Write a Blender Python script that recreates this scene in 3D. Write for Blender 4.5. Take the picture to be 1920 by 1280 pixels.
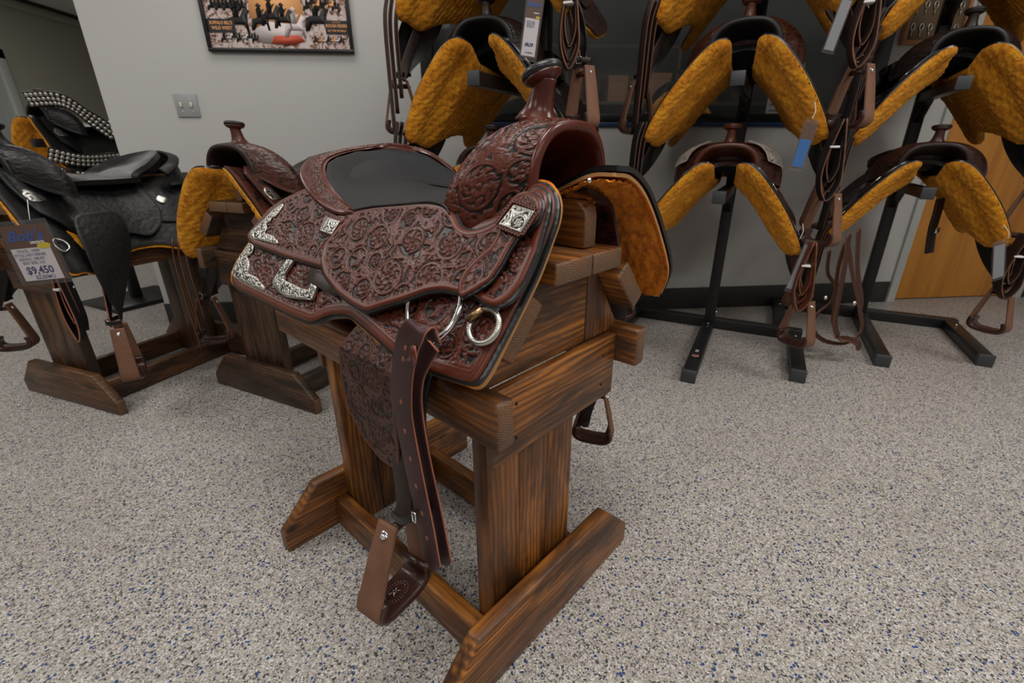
import bpy, math, random
import numpy as np
from mathutils import Vector, Matrix
from mathutils.geometry import delaunay_2d_cdt
random.seed(7); rng = np.random.RandomState(7)
for o in list(bpy.data.objects): bpy.data.objects.remove(o)
SC = bpy.context.scene
COL = SC.collection
# ------------------------------------------------------------------ camera
FPX, PITCH, ROLL = 861.82, .3863, -.0057
CAM = np.array([0, 0, 1.0128])
_f = np.array([0, math.cos(PITCH), -math.sin(PITCH)]); _r = np.array([1., 0, 0]); _u = np.cross(_r, _f)
CR = _r*math.cos(ROLL)+_u*math.sin(ROLL); CU = -_r*math.sin(ROLL)+_u*math.cos(ROLL); CF = _f
cd = bpy.data.cameras.new('camera'); cam = bpy.data.objects.new('camera', cd); COL.objects.link(cam)
cam.matrix_world = Matrix(((CR[0], CU[0], -CF[0], CAM[0]), (CR[1], CU[1], -CF[1], CAM[1]), (CR[2], CU[2], -CF[2], CAM[2]), (0, 0, 0, 1)))
cd.sensor_width = 36; cd.lens = FPX/1920*36; cd.clip_start = .02; cd.clip_end = 60
cd.dof.use_dof = True; cd.dof.focus_distance = .95; cd.dof.aperture_fstop = 5.0
SC.camera = cam
# ------------------------------------------------------------------ light
SC.view_settings.view_transform = 'Standard'; SC.view_settings.look = 'None'
SC.view_settings.gamma = 1; SC.view_settings.exposure = 0.0; SC.view_settings.use_curve_mapping = False
W = bpy.data.worlds.new('world'); SC.world = W; W.use_nodes = True
W.node_tree.nodes['Background'].inputs[0].default_value = (.8, .84, .9, 1)
W.node_tree.nodes['Background'].inputs[1].default_value = .05
CEIL = 2.75
def area(x, y, e, sx=1.15, sy=.55, rz=0):
    l = bpy.data.lights.new('ceiling_lamp', 'AREA'); l.shape = 'RECTANGLE'; l.size = sx; l.size_y = sy
    l.energy = e; l.color = (1, .965, .92)
    o = bpy.data.objects.new('ceiling_lamp', l); COL.objects.link(o); o.location = (x, y, CEIL-.04); o.rotation_euler = (0, 0, rz)
LAMPS = [(-2.4, .9, 23), (.1, .35, 28), (2.7, .7, 34), (-1.0, 2.25, 11), (1.2, 1.6, 8), (-2.2, -1.6, 19), (.4, -1.6, 20), (2.8, -1.6, 25), (-4.2, 4.6, 20), (-4.2, 1.8, 16)]
for x, y, e in LAMPS: area(x, y, e)
# ------------------------------------------------------------------ frames and unprojection (scene modelling helpers)
O = np.array([.0954, .75672, 0.]); YAW = -.7462
def frame(o, yaw):
    eu = np.array([math.cos(yaw), math.sin(yaw), 0]); return (np.array(o, float), eu, np.array([-eu[1], eu[0], 0]), yaw)
HERO = frame(O, YAW); WORLD = frame((0, 0, 0), 0)
def toF(P, fr=HERO):
    q = np.asarray(P)-fr[0]; return np.stack([q@fr[1], q@fr[2], q[..., 2]], -1)
CS = toF(CAM)                      # camera in the stand's frame
RS = np.array([[CR@HERO[1], CR@HERO[2], CR[2]], [CU@HERO[1], CU@HERO[2], CU[2]], [CF@HERO[1], CF@HERO[2], CF[2]]])
def rayS(p):
    p = np.atleast_2d(p); a = (p[:, 0:1]-960)/FPX; b = (640-p[:, 1:2])/FPX
    return a*RS[0]+b*RS[1]+RS[2]
def onS(p, n, d):                  # points of the stand frame on plane n.P=d
    r = rayS(p); t = (d-CS@n)/(r@n); return CS+r*t[:, None]
def atV(x, y, v): return onS([(x, y)], np.array([0, 1., 0]), v)[0]
def atU(x, y, u): return onS([(x, y)], np.array([1., 0, 0]), u)[0]
# ------------------------------------------------------------------ materials
MAT = {}
class NT:
    def __init__(s, name):
        m = bpy.data.materials.new(name); m.use_nodes = True; s.m = m; s.t = m.node_tree; s.b = s.t.nodes['Principled BSDF']; MAT[name] = m
    def n(s, typ, **k):
        q = s.t.nodes.new(typ)
        for a, v in k.items():
            if a.startswith('i_'): q.inputs[int(a[2:]) if a[2:].isdigit() else a[2:].replace('_', ' ')].default_value = v
            else: setattr(q, a, v)
        return q
    def l(s, a, b): s.t.links.new(a, b)
    def ramp(s, fac, stops, interp='LINEAR'):
        r = s.t.nodes.new('ShaderNodeValToRGB'); r.color_ramp.interpolation = interp
        e = r.color_ramp.elements
        while len(e) < len(stops): e.new(.5)
        for el, (p, c) in zip(e, stops): el.position = p; el.color = (*c, 1) if len(c) == 3 else c
        s.l(fac, r.inputs[0]); return r.outputs[0]
    def mix(s, fac, a, b, typ='MIX'):
        q = s.t.nodes.new('ShaderNodeMix'); q.data_type = 'RGBA'; q.blend_type = typ
        for sock, v in ((q.inputs[0], fac), (q.inputs[6], a), (q.inputs[7], b)):
            if isinstance(v, bpy.types.NodeSocket): s.l(v, sock)
            else: sock.default_value = v if not isinstance(v, tuple) else ((*v, 1) if len(v) == 3 else v)
        return q.outputs[2]
    def bump(s, h, st, dist=.002, prev=None):
        q = s.n('ShaderNodeBump'); q.inputs['Strength'].default_value = st; q.inputs['Distance'].default_value = dist
        s.l(h, q.inputs['Height'])
        if prev: s.l(prev, q.inputs['Normal'])
        s.l(q.outputs[0], s.b.inputs['Normal']); return q.outputs[0]
    def coord(s, which='Object', scale=None):
        c = s.n('ShaderNodeTexCoord').outputs[which]
        if scale:
            mp = s.n('ShaderNodeMapping'); mp.inputs['Scale'].default_value = scale; s.l(c, mp.inputs[0]); return mp.outputs[0]
        return c
    def noise(s, vec, scale, detail=3, rough=.5, dist=0):
        q = s.n('ShaderNodeTexNoise'); q.inputs['Scale'].default_value = scale; q.inputs['Detail'].default_value = detail
        q.inputs['Roughness'].default_value = rough; q.inputs['Distortion'].default_value = dist; s.l(vec, q.inputs['Vector']); return q.outputs['Fac']
    def set(s, **k):
        for a, v in k.items():
            s.b.inputs[a.replace('_', ' ')].default_value = (*v, 1) if isinstance(v, tuple) and len(v) == 3 else v
def leather(name, col, dark, rough=.33, coat=.25, bump=.25, scale=1):
    t = NT(name); c = t.coord()
    at = t.n('ShaderNodeAttribute', attribute_name='dye')
    n1 = t.noise(c, 28*scale, 5, .6)
    v = t.mix(n1, tuple(x*.62 for x in col), tuple(min(1, x*1.35) for x in col))
    v = t.mix(at.outputs['Fac'], v, dark)
    t.l(v, t.b.inputs['Base Color'])
    n2 = t.noise(c, 420*scale, 4, .6)
    t.bump(n2, bump, .0007)
    r = t.n('ShaderNodeMapRange', i_3=rough-.07, i_4=rough+.16); t.l(n1, r.inputs[0]); t.l(r.outputs[0], t.b.inputs['Roughness'])
    t.set(Coat_Weight=coat, Coat_Roughness=.22, Specular_IOR_Level=.38); return t.m
leather('leather_hero', (.104, .0195, .0080), (.0025, .0015, .0015), .30, .04, .06)
leather('leather_roll', (.078, .0135, .0062), (.004, .002, .002), .22, .20, .06)
leather('leather_fender', (.078, .020, .012), (.003, .002, .002), .38, .03, .10)
leather('leather_brown', (.045, .0145, .0095), (.006, .004, .003), .38, .2)
leather('leather_chestnut', (.085, .022, .0105), (.006, .004, .003), .36, .25)
leather('leather_dark', (.018, .0085, .0065), (.003, .002, .002), .42, .08)
leather('leather_black', (.007, .007, .0078), (.002, .002, .002), .42, .06)
leather('leather_inside', (.045, .014, .009), (.01, .005, .004), .5, .05)
leather('latigo', (.042, .013, .014), (.02, .01, .01), .42, .1, .15)
leather('latigo_edge', (.34, .115, .062), (.2, .06, .03), .6, 0, .4)
leather('latigo_edge_far', (.16, .062, .030), (.2, .06, .03), .6, 0, .4)
leather('stirrup_tan', (.165, .078, .045), (.05, .03, .02), .62, 0, .5)
leather('stirrup_tread', (.038, .012, .009), (.15, .12, .11), .3, .35, .2)
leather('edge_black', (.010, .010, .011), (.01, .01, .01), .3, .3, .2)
leather('edge_tan', (.42, .22, .08), (.3, .15, .05), .75, 0, .6)
t = NT('suede_black'); c = t.coord(); n = t.noise(c, 240, 5, .65); n2 = t.noise(c, 12, 3, .5)
t.l(t.mix(n2, (.010, .0105, .012), (.018, .019, .021)), t.b.inputs['Base Color']); t.bump(n, .5, .0008); t.set(Roughness=.66, Specular_IOR_Level=.28)
def fleece_mat(name, a, b, cc):
    t = NT(name); c = t.coord()
    n1 = t.noise(c, 34, 6, .68, .6); n2 = t.noise(c, 150, 4, .7, .4); n3 = t.noise(c, 9, 3, .5)
    v = t.ramp(n1, [(.30, cc), (.46, b), (.66, a)])
    v = t.mix(t.ramp(n3, [(.35, (.0,)*3), (.6, (1,)*3)]), t.mix(.45, v, b), v)
    t.l(v, t.b.inputs['Base Color'])
    x = t.n('ShaderNodeMath', operation='ADD'); t.l(n1, x.inputs[0]); t.l(n2, x.inputs[1])
    t.bump(x.outputs[0], .9, .006); t.set(Roughness=.9, Sheen_Weight=.35, Sheen_Roughness=.6, Sheen_Tint=(1, .6, .2), Specular_IOR_Level=.2)
fleece_mat('fleece', (.98, .46, .034), (.76, .28, .014), (.30, .085, .005))
fleece_mat('fleece_hero', (.92, .32, .018), (.66, .165, .009), (.26, .045, .004))
def metal(name, col, rough, dark=None, bump=0):
    t = NT(name); at = t.n('ShaderNodeAttribute', attribute_name='dye')
    v = t.mix(at.outputs['Fac'], col, dark or col); t.l(v, t.b.inputs['Base Color']); t.set(Metallic=1., Roughness=rough)
    if bump: t.bump(t.noise(t.coord(), 260, 3), bump, .001)
metal('silver', (.60, .59, .545), .33, (.03, .028, .025))
metal('silver_far', (.62, .60, .55), .32, (.1, .09, .08), .9)
metal('silver_lace', (.66, .64, .58), .42, (.12, .10, .08)); MAT['silver_lace'].node_tree.nodes['Principled BSDF'].inputs['Metallic'].default_value = .35
metal('chrome', (.82, .83, .85), .09)
metal('brass', (.30, .19, .10), .35, None, .3)
t = NT('black_metal'); t.set(Base_Color=(.012, .012, .013), Roughness=.38, Specular_IOR_Level=.45); t.bump(t.noise(t.coord(), 300, 2), .08, .001)
t = NT('black_plastic'); t.set(Base_Color=(.035, .038, .045), Roughness=.5)
def wood(name, tone, light, scale=1.0, rough=.42, rings=True):
    t = NT(name); c = t.n('ShaderNodeAttribute', attribute_name='grain').outputs['Vector']
    oi = t.n('ShaderNodeObjectInfo'); cm = t.n('ShaderNodeCombineXYZ')
    ml = t.n('ShaderNodeMath', operation='MULTIPLY', i_1=37.); t.l(oi.outputs['Random'], ml.inputs[0])
    for i in range(3): t.l(ml.outputs[0], cm.inputs[i])
    ad = t.n('ShaderNodeVectorMath', operation='ADD'); t.l(c, ad.inputs[0]); t.l(cm.outputs[0], ad.inputs[1])
    def mapd(s):
        mp = t.n('ShaderNodeMapping'); mp.inputs['Scale'].default_value = s; t.l(ad.outputs[0], mp.inputs[0]); return mp.outputs[0]
    big = t.noise(mapd((1.2*scale, 9*scale, 9*scale)), 1.3, 2, .5, .8)
    w = t.n('ShaderNodeTexWave', wave_type='BANDS', bands_direction='Z', i_1=9., i_2=7.0, i_3=2., i_4=1.2)
    t.l(mapd((.40*scale, 2.0*scale, 2.6*scale)), w.inputs[0])
    fine = t.noise(mapd((5*scale, 150*scale, 150*scale)), 1, 4, .65)
    blot = t.noise(mapd((3.5, 17, 17)), 1, 5, .65, .5)
    a = t.mix(w.outputs['Fac'], tuple(x*.55 for x in tone), tone)
    a = t.mix(t.ramp(big, [(.35, (0, 0, 0)), (.65, (1, 1, 1))]), a, t.mix(w.outputs['Fac'], tone, light))
    a = t.mix(t.ramp(fine, [(.32, (.75,)*3), (.52, (0,)*3)]), a, tuple(x*.22 for x in tone))
    a = t.mix(t.ramp(blot, [(.42, (0,)*3), (.62, (.92,)*3)]), a, tuple(x*.18 for x in tone))
    vo = t.n('ShaderNodeTexVoronoi', i_2=1.); t.l(mapd((3.0, 7, 7)), vo.inputs[0])
    a = t.mix(t.ramp(vo.outputs['Distance'], [(.03, (1, 1, 1)), (.10, (0, 0, 0))]), a, tuple(x*.10 for x in tone))
    at = t.n('ShaderNodeAttribute', attribute_name='dye')
    a = t.mix(at.outputs['Fac'], a, tuple(x*2.0+.05 for x in tone))
    t.l(a, t.b.inputs['Base Color']); t.bump(fine, .35, .0012)
    r = t.n('ShaderNodeMapRange', i_3=rough-.08, i_4=rough+.2); t.l(blot, r.inputs[0]); t.l(r.outputs[0], t.b.inputs['Roughness'])
    t.set(Coat_Weight=.15, Coat_Roughness=.3)
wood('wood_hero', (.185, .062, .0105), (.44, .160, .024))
wood('wood_hero_top', (.28, .105, .02), (.50, .20, .035))
t = NT('wood_end'); g_ = t.n('ShaderNodeAttribute', attribute_name='grain').outputs['Vector']; oi = t.n('ShaderNodeObjectInfo'); mp = t.n('ShaderNodeMapping'); mp.inputs['Location'].default_value = (0, .022, .045); t.l(g_, mp.inputs[0])
w_ = t.n('ShaderNodeTexWave', wave_type='RINGS', rings_direction='X', i_1=75., i_2=2.2, i_3=2., i_4=14.); t.l(mp.outputs[0], w_.inputs[0]); nf = t.noise(g_, 320, 4, .6); nb = t.noise(g_, 22, 3, .5)
v = t.mix(w_.outputs['Fac'], (.085, .045, .024), (.235, .135, .075)); v = t.mix(t.ramp(nf, [(.4, (0,)*3), (.65, (.6,)*3)]), v, (.05, .027, .015)); v = t.mix(t.ramp(nb, [(.45, (0,)*3), (.7, (.7,)*3)]), v, (.20, .075, .018))
t.l(v, t.b.inputs['Base Color']); t.bump(w_.outputs['Fac'], .3, .0008); t.set(Roughness=.55)
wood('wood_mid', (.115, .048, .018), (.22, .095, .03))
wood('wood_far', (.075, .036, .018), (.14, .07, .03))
wood('wood_door', (.52, .22, .035), (.60, .265, .045), .6, .35)
t = NT('door_veneer'); c = t.coord('Object', (14, 14, 1.0)); n = t.noise(c, 1.2, 4, .55, .6)
t.l(t.ramp(n, [(.35, (.43, .165, .022)), (.6, (.56, .235, .032)), (.75, (.49, .195, .027))]), t.b.inputs['Base Color']); t.set(Roughness=.38, Coat_Weight=.1)
t = NT('wall_paint'); n = t.noise(t.coord(), 220, 3, .5); t.set(Base_Color=(.51, .505, .495), Roughness=.75); t.bump(n, .12, .001)
t = NT('wall_beige'); t.set(Base_Color=(.42, .41, .34), Roughness=.8); t.bump(t.noise(t.coord(), 200, 3), .1, .001)
t = NT('white_trim'); t.set(Base_Color=(.46, .48, .46), Roughness=.5); t.bump(t.noise(t.coord(), 90, 2), .03, .001)
t = NT('ceiling_tile'); t.set(Base_Color=(.75, .75, .73), Roughness=.9); t.bump(t.noise(t.coord(), 160, 4), .3, .002)
t = NT('baseboard_vinyl'); t.set(Base_Color=(.022, .022, .023), Roughness=.5); t.bump(t.noise(t.coord(), 60, 2), .05, .001)
t = NT('frame_black'); t.set(Base_Color=(.009, .009, .010), Roughness=.35); t.bump(t.noise(t.coord(), 150, 2), .05, .001)
t = NT('blue_strip'); t.set(Base_Color=(.012, .035, .09), Roughness=.4); t.bump(t.noise(t.coord(), 150, 2), .05, .001)
# floor: epoxy flakes
t = NT('flake_floor'); c = t.coord('Object')
def flakes(scale, offs):
    mp = t.n('ShaderNodeMapping'); mp.inputs['Location'].default_value = offs; t.l(c, mp.inputs[0])
    nz = t.n('ShaderNodeTexNoise', i_2=scale*1.1, i_3=1.); t.l(mp.outputs[0], nz.inputs['Vector'])
    ad = t.n('ShaderNodeMix'); ad.data_type = 'VECTOR'; ad.inputs[0].default_value = .55/scale
    ad2 = t.n('ShaderNodeVectorMath', operation='MULTIPLY_ADD'); t.l(nz.outputs['Color'], ad2.inputs[0]); ad2.inputs[1].default_value = (.8/scale,)*3; t.l(mp.outputs[0], ad2.inputs[2])
    v = t.n('ShaderNodeTexVoronoi', i_2=scale); t.l(ad2.outputs[0], v.inputs[0])
    sp = t.n('ShaderNodeSeparateColor'); t.l(v.outputs['Color'], sp.inputs[0]); return sp.outputs, v.outputs['Distance']
o1, d1 = flakes(330, (0, 0, 0)); o2, d2 = flakes(190, (3, 1, .3)); o3, d3 = flakes(150, (5, 2, .7))
base = t.ramp(o1[0], [(0, (.045, .045, .052)), (.07, (.14, .135, .135)), (.16, (.32, .295, .265)), (.40, (.42, .388, .355)), (.62, (.52, .495, .465)), (.80, (.37, .325, .28)), (.92, (.68, .665, .64))], 'CONSTANT')
m2 = t.ramp(o2[1], [(0, (1,)*3), (.035, (0,)*3)], 'CONSTANT')
base = t.mix(m2, base, (.045, .047, .055))
m4 = t.ramp(o2[2], [(0, (1,)*3), (.04, (0,)*3)], 'CONSTANT')
base = t.mix(m4, base, (.56, .56, .55))
m3 = t.n('ShaderNodeMath', operation='LESS_THAN', i_1=.50); t.l(d3, m3.inputs[0])
m3b = t.n('ShaderNodeMath', operation='LESS_THAN', i_1=.060); t.l(o3[0], m3b.inputs[0])
m3c = t.n('ShaderNodeMath', operation='MULTIPLY'); t.l(m3.outputs[0], m3c.inputs[0]); t.l(m3b.outputs[0], m3c.inputs[1])
base = t.mix(m3c.outputs[0], base, (.006, .045, .20))
dirt = t.noise(c, 1.6, 4, .6)
base = t.mix(t.ramp(dirt, [(.45, (0,)*3), (.75, (.22,)*3)]), base, (.20, .17, .145))
t.l(base, t.b.inputs['Base Color']); t.bump(o1[1], .25, .0008); t.set(Roughness=.42, Specular_IOR_Level=.35)
def flat(name, col, rough=.6, **k):
    t = NT(name); t.set(Base_Color=col, Roughness=rough, **k); t.bump(t.noise(t.coord(), 120, 2), .04, .0008); return t.m
flat('tag_grey', (.24, .25, .27)); flat('paper', (.62, .58, .60)); flat('paper_pink', (.62, .54, .53)); flat('ink', (.045, .045, .14)); flat('ink_grey', (.16, .17, .25)); flat('logo_blue', (.03, .07, .26)); flat('logo_white', (.7, .72, .75))
flat('tag_yellow', (.62, .47, .02)); flat('tag_brown', (.10, .045, .025)); flat('print_orange', (.70, .33, .12)); flat('print_black', (.012, .011, .012)); flat('print_red', (.50, .07, .03))
flat('switch_plate', (.33, .34, .35), .4); flat('toggle', (.75, .68, .5), .4); flat('tag_blue', (.02, .14, .42), .4); flat('tie_white', (.7, .7, .68)); flat('box_tan', (.36, .17, .07)); flat('box_white', (.45, .46, .45)); flat('shelf_brown', (.09, .05, .03)); flat('hinge_metal', (.10, .10, .11), .35, Metallic=.8)
flat('hole_dark', (.30, .10, .06), .7); flat('hole_black', (.004, .003, .003), .7); flat('sticker_red', (.45, .05, .03), .4); flat('back_room', (.13, .085, .045), .8); flat('card_brown', (.16, .075, .03)); flat('rough_fur', (.17, .11, .055), .9)
t = NT('clear_plastic'); t.set(Base_Color=(.20, .21, .22), Roughness=.10, Alpha=.07, Specular_IOR_Level=.5)
t = NT('window_glass'); t.set(Base_Color=(.5, .55, .55), Roughness=.03, Alpha=.06, Specular_IOR_Level=.4)
# poster art
t = NT('poster_print'); c = t.coord('Object')
n = t.noise(c, 34, 4, .7, 1.2); n2 = t.noise(c, 9, 3, .6)
v = t.ramp(n, [(.36, (.02, .018, .02)), (.44, (.25, .10, .05)), (.50, (.55, .45, .42)), (.66, (.62, .54, .53))])
t.l(v, t.b.inputs['Base Color']); t.set(Roughness=.25)
# ------------------------------------------------------------------ mesh helpers
def mk(name, V, F, mats, parent=None, fr=WORLD, mi=None, dye=None, smooth=True, org=None):
    """V in the coordinates of frame fr (or of the parent's frame); linked as one mesh object"""
    V = np.asarray(V, float)
    if parent is not None:
        V = V-np.array(parent['_org'])
    elif org is None:
        org = np.array([V[:, 0].mean(), V[:, 1].mean(), V[:, 2].min()]); V = V-org
    else: V = V-np.array(org)
    me = bpy.data.meshes.new(name)
    if isinstance(F, np.ndarray) and F.ndim == 2:
        k = F.shape[1]; me.vertices.add(len(V)); me.vertices.foreach_set('co', V.ravel()); me.loops.add(F.size); me.loops.foreach_set('vertex_index', F.ravel().astype(np.int32))
        me.polygons.add(len(F)); me.polygons.foreach_set('loop_start', np.arange(0, F.size, k, dtype=np.int32)); me.polygons.foreach_set('loop_total', np.full(len(F), k, np.int32)); me.update(calc_edges=True)
    else: me.from_pydata(V.tolist(), [], [list(map(int, f)) for f in F])
    if isinstance(mats, str): mats = [mats]
    for m in mats: me.materials.append(MAT[m])
    if mi is not None: me.polygons.foreach_set('material_index', np.asarray(mi, np.int32))
    if smooth: me.polygons.foreach_set('use_smooth', np.ones(len(me.polygons), bool))
    if dye is not None:
        a = me.attributes.new('dye', 'FLOAT', 'POINT'); a.data.foreach_set('value', np.asarray(dye, np.float32))
    if any(m.startswith('wood') for m in mats):
        e = V.max(0)-V.min(0); k = int(np.argmax(e)); V = V-(V.max(0)+V.min(0))/2
        if len(mats) == 1 and mats[0] in ('wood_hero', 'wood_mid', 'wood_far'):
            me.materials.append(MAT['wood_end']); nn = np.zeros(len(me.polygons)*3); me.polygons.foreach_get('normal', nn); me.polygons.foreach_set('material_index', (np.abs(nn.reshape(-1, 3)[:, k]) > .75).astype(np.int32))
        r = [i for i in range(3) if i != k]; a = me.attributes.new('grain', 'FLOAT_VECTOR', 'POINT'); a.data.foreach_set('vector', np.ascontiguousarray(V[:, [k]+r], dtype=np.float32).ravel())
    me.validate(); me.update()
    ob = bpy.data.objects.new(name, me); COL.objects.link(ob)
    if parent is not None:
        ob.parent = parent
    else:
        ob.location = fr[0]+org[0]*fr[1]+org[1]*fr[2]+np.array([0, 0, org[2]]); ob.rotation_euler = (0, 0, fr[3])
    ob['_org'] = list(np.array(parent['_org'])) if parent is not None else list(org)
    return ob
def tag(o, label, cat, group=None, kind=None):
    o['label'] = label
    if cat: o['category'] = cat
    if group: o['group'] = group
    if kind: o['kind'] = kind
    return o
def struct(o): o['kind'] = 'structure'; return o
def thing(name, label, cat, org, fr=WORLD, group=None):
    o = bpy.data.objects.new(name, None); COL.objects.link(o); o.empty_display_size = .05
    org = np.array(org, float); o.location = fr[0]+org[0]*fr[1]+org[1]*fr[2]+np.array([0, 0, org[2]]); o.rotation_euler = (0, 0, fr[3])
    o['_org'] = list(org); tag(o, label, cat, group); return o
def copy_tree(o, parent=None, swap=None):
    c = o.copy(); COL.objects.link(c); c.parent = parent
    if swap and c.type == 'MESH':
        for s in c.material_slots:
            k = s.material.name
            if k in swap: s.link = 'OBJECT'; s.material = MAT[swap[k]]
            else: s.link = 'OBJECT'; s.material = MAT[k]
    for ch in o.children: copy_tree(ch, c, swap)
    return c
class B:                           # collects shapes into one mesh
    def __init__(s): s.V = []; s.F = []; s.M = []; s.D = []; s.n = 0
    def add(s, V, F, m=0, d=0.):
        V = np.asarray(V, float); s.V.append(V); s.F += [[i+s.n for i in f] for f in F]; s.M += ([m]*len(F) if np.isscalar(m) else list(m)); s.D.append(np.full(len(V), d) if np.isscalar(d) else np.asarray(d)); s.n += len(V); return s
    def obj(s, name, mats, parent=None, fr=WORLD, smooth=True, org=None):
        return mk(name, np.concatenate(s.V), s.F, mats, parent, fr, s.M, np.concatenate(s.D), smooth, org)
def box_vf(p0, p1, bev=.003, axes=None, org=None, taper=None, seg=2):
    """rounded box between p0 and p1 in optional axes"""
    p0 = np.array(p0, float); p1 = np.array(p1, float); lo = np.minimum(p0, p1); hi = np.maximum(p0, p1); bev = min(bev, .45*(hi-lo).min())
    import bmesh
    bm = bmesh.new(); bmesh.ops.create_cube(bm, size=1)
    for v in bm.verts: v.co = Vector((lo+hi)/2+np.array(v.co)*(hi-lo))
    if bev > 0: bmesh.ops.bevel(bm, geom=bm.edges[:], offset=bev, segments=seg, affect='EDGES', profile=.5)
    V = np.array([v.co[:] for v in bm.verts]); bm.verts.index_update(); F = [[v.index for v in f.verts] for f in bm.faces]; bm.free()
    if axes is not None: V = np.array(org)+V@np.array(axes)
    return V, F
def prism_vf(poly, a0, a1, plane='vz', bev=.004, seg=2):
    """polygon in (v,z) extruded along u from a0 to a1 ('vz'), or (u,z) along v ('uz'), or (u,v) along z"""
    import bmesh
    bm = bmesh.new(); L = []
    for a in (a0, a1):
        L.append([bm.verts.new({'vz': (a, p, q), 'uz': (p, a, q), 'uv': (p, q, a)}[plane]) for p, q in poly])
    n = len(poly); bm.faces.new(L[0]); bm.faces.new(L[1][::-1])
    for i in range(n): bm.faces.new((L[0][i], L[1][i], L[1][(i+1) % n], L[0][(i+1) % n]))
    bmesh.ops.recalc_face_normals(bm, faces=bm.faces[:])
    if bev: bmesh.ops.bevel(bm, geom=bm.edges[:], offset=bev, segments=seg, affect='EDGES', profile=.5)
    V = np.array([v.co[:] for v in bm.verts]); bm.verts.index_update(); F = [[v.index for v in f.verts] for f in bm.faces]; bm.free(); return V, F
def catmull(P, n):
    P = np.asarray(P, float); Q = np.vstack([2*P[0]-P[1], P, 2*P[-1]-P[-2]]); out = []
    m = len(P)-1
    for i in range(m):
        a, b, c, d = Q[i:i+4]; k = max(2, n//m)
        for t in np.linspace(0, 1, k, endpoint=False): out.append(.5*((2*b)+(-a+c)*t+(2*a-5*b+4*c-d)*t*t+(-a+3*b-3*c+d)*t**3))
    out.append(P[-1]); return np.array(out)
def unit(a): a = np.asarray(a, float); return a/np.maximum(np.linalg.norm(a, axis=-1, keepdims=True), 1e-12)
def tube_vf(P, r, k=8, closed=False, caps=True):
    P = np.asarray(P, float); n = len(P); r = np.full(n, r) if np.isscalar(r) else np.asarray(r)
    if closed: T = unit(np.roll(P, -1, 0)-np.roll(P, 1, 0))
    else: T = unit(np.gradient(P, axis=0))
    nrm = np.cross(T[0], [0, 0, 1.]); nrm = nrm if np.linalg.norm(nrm) > .1 else np.cross(T[0], [1., 0, 0]); nrm = unit(nrm); N = []
    for i in range(n):
        nrm = unit(nrm-(nrm@T[i])*T[i]); N.append(nrm)
    N = np.array(N); Bn = np.cross(T, N); a = np.arange(k)*2*math.pi/k
    V = (P[:, None]+r[:, None, None]*(np.cos(a)[None, :, None]*N[:, None]+np.sin(a)[None, :, None]*Bn[:, None])).reshape(-1, 3)
    F = []
    for i in range(n if closed else n-1):
        j = (i+1) % n
        for q in range(k): F.append([i*k+q, i*k+(q+1) % k, j*k+(q+1) % k, j*k+q])
    if not closed and caps: F += [[q for q in range(k)][::-1], [(n-1)*k+q for q in range(k)]]
    return V, F
def ribbon_vf(P, Wd, w, th, round_end=True):
    """flat strap: centre line P, width direction Wd (vector or per point), width w, thickness th; mats 0 face 1 edge"""
    P = np.asarray(P, float); n = len(P); T = unit(np.gradient(P, axis=0)); Wd = np.asarray(Wd, float)
    if Wd.ndim == 1: Wd = np.tile(Wd, (n, 1))
    Wd = unit(Wd-(Wd*T).sum(1)[:, None]*T); N = np.cross(T, Wd)
    w = np.full(n, w) if np.isscalar(w) else np.asarray(w)
    sec = [(-.5, .35), (-.44, .5), (0, .5), (.44, .5), (.5, .35), (.5, -.35), (.44, -.5), (0, -.5), (-.44, -.5), (-.5, -.35)]
    V = np.concatenate([[P[i]+Wd[i]*a*w[i]+N[i]*b*th for a, b in sec] for i in range(n)]); F = []; M = []; k = 10
    for i in range(n-1):
        for q in range(k):
            F.append([i*k+q, i*k+(q+1) % k, (i+1)*k+(q+1) % k, (i+1)*k+q]); M.append(1 if q in (4, 9, 3, 5, 8, 0)and q in (4, 9) else 0)
    F += [[q for q in range(k)][::-1], [(n-1)*k+q for q in range(k)]]; M += [1, 1]
    return V, F, M
def lathe_vf(prof, k=24, axis=None, org=(0, 0, 0), sq=(1, 1)):
    a = np.arange(k)*2*math.pi/k; V = np.array([[r*math.cos(x)*sq[0], r*math.sin(x)*sq[1], z] for r, z in prof for x in a]); F = []
    for i in range(len(prof)-1):
        for q in range(k): F.append([i*k+q, i*k+(q+1) % k, (i+1)*k+(q+1) % k, (i+1)*k+q])
    F += [[q for q in range(k)][::-1], [(len(prof)-1)*k+q for q in range(k)]]
    if axis is not None: V = V@np.array(axis)
    return V+np.array(org), F
def ax_from(z, x=(1, 0, 0)):
    z = unit(z); x = np.array(x, float); x = unit(x-(x@z)*z); return np.array([x, np.cross(z, x), z])
# ------------------------------------------------------------------ carved floral relief (a height field, 30 cm square, repeating)
NM = 1200; TM = .30; Hm = np.zeros((NM, NM), np.float32)
def stamp(cx, cy, R, fn):
    k = int(R/TM*NM)+2; ix = int(cx/TM*NM); iy = int(cy/TM*NM)
    yy, xx = np.mgrid[iy-k:iy+k+1, ix-k:ix+k+1]; h = fn(xx*TM/NM-cx, yy*TM/NM-cy)
    a, b = yy % NM, xx % NM; Hm[a, b] = np.where(h > .02, np.maximum(h, Hm[a, b]*.35), Hm[a, b]) if False else np.maximum(Hm[a, b], h)
def cut(cx, cy, R, fn):
    k = int(R/TM*NM)+2; ix = int(cx/TM*NM); iy = int(cy/TM*NM)
    yy, xx = np.mgrid[iy-k:iy+k+1, ix-k:ix+k+1]; m = fn(xx*TM/NM-cx, yy*TM/NM-cy); Hm[yy % NM, xx % NM] *= (1-m)
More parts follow.
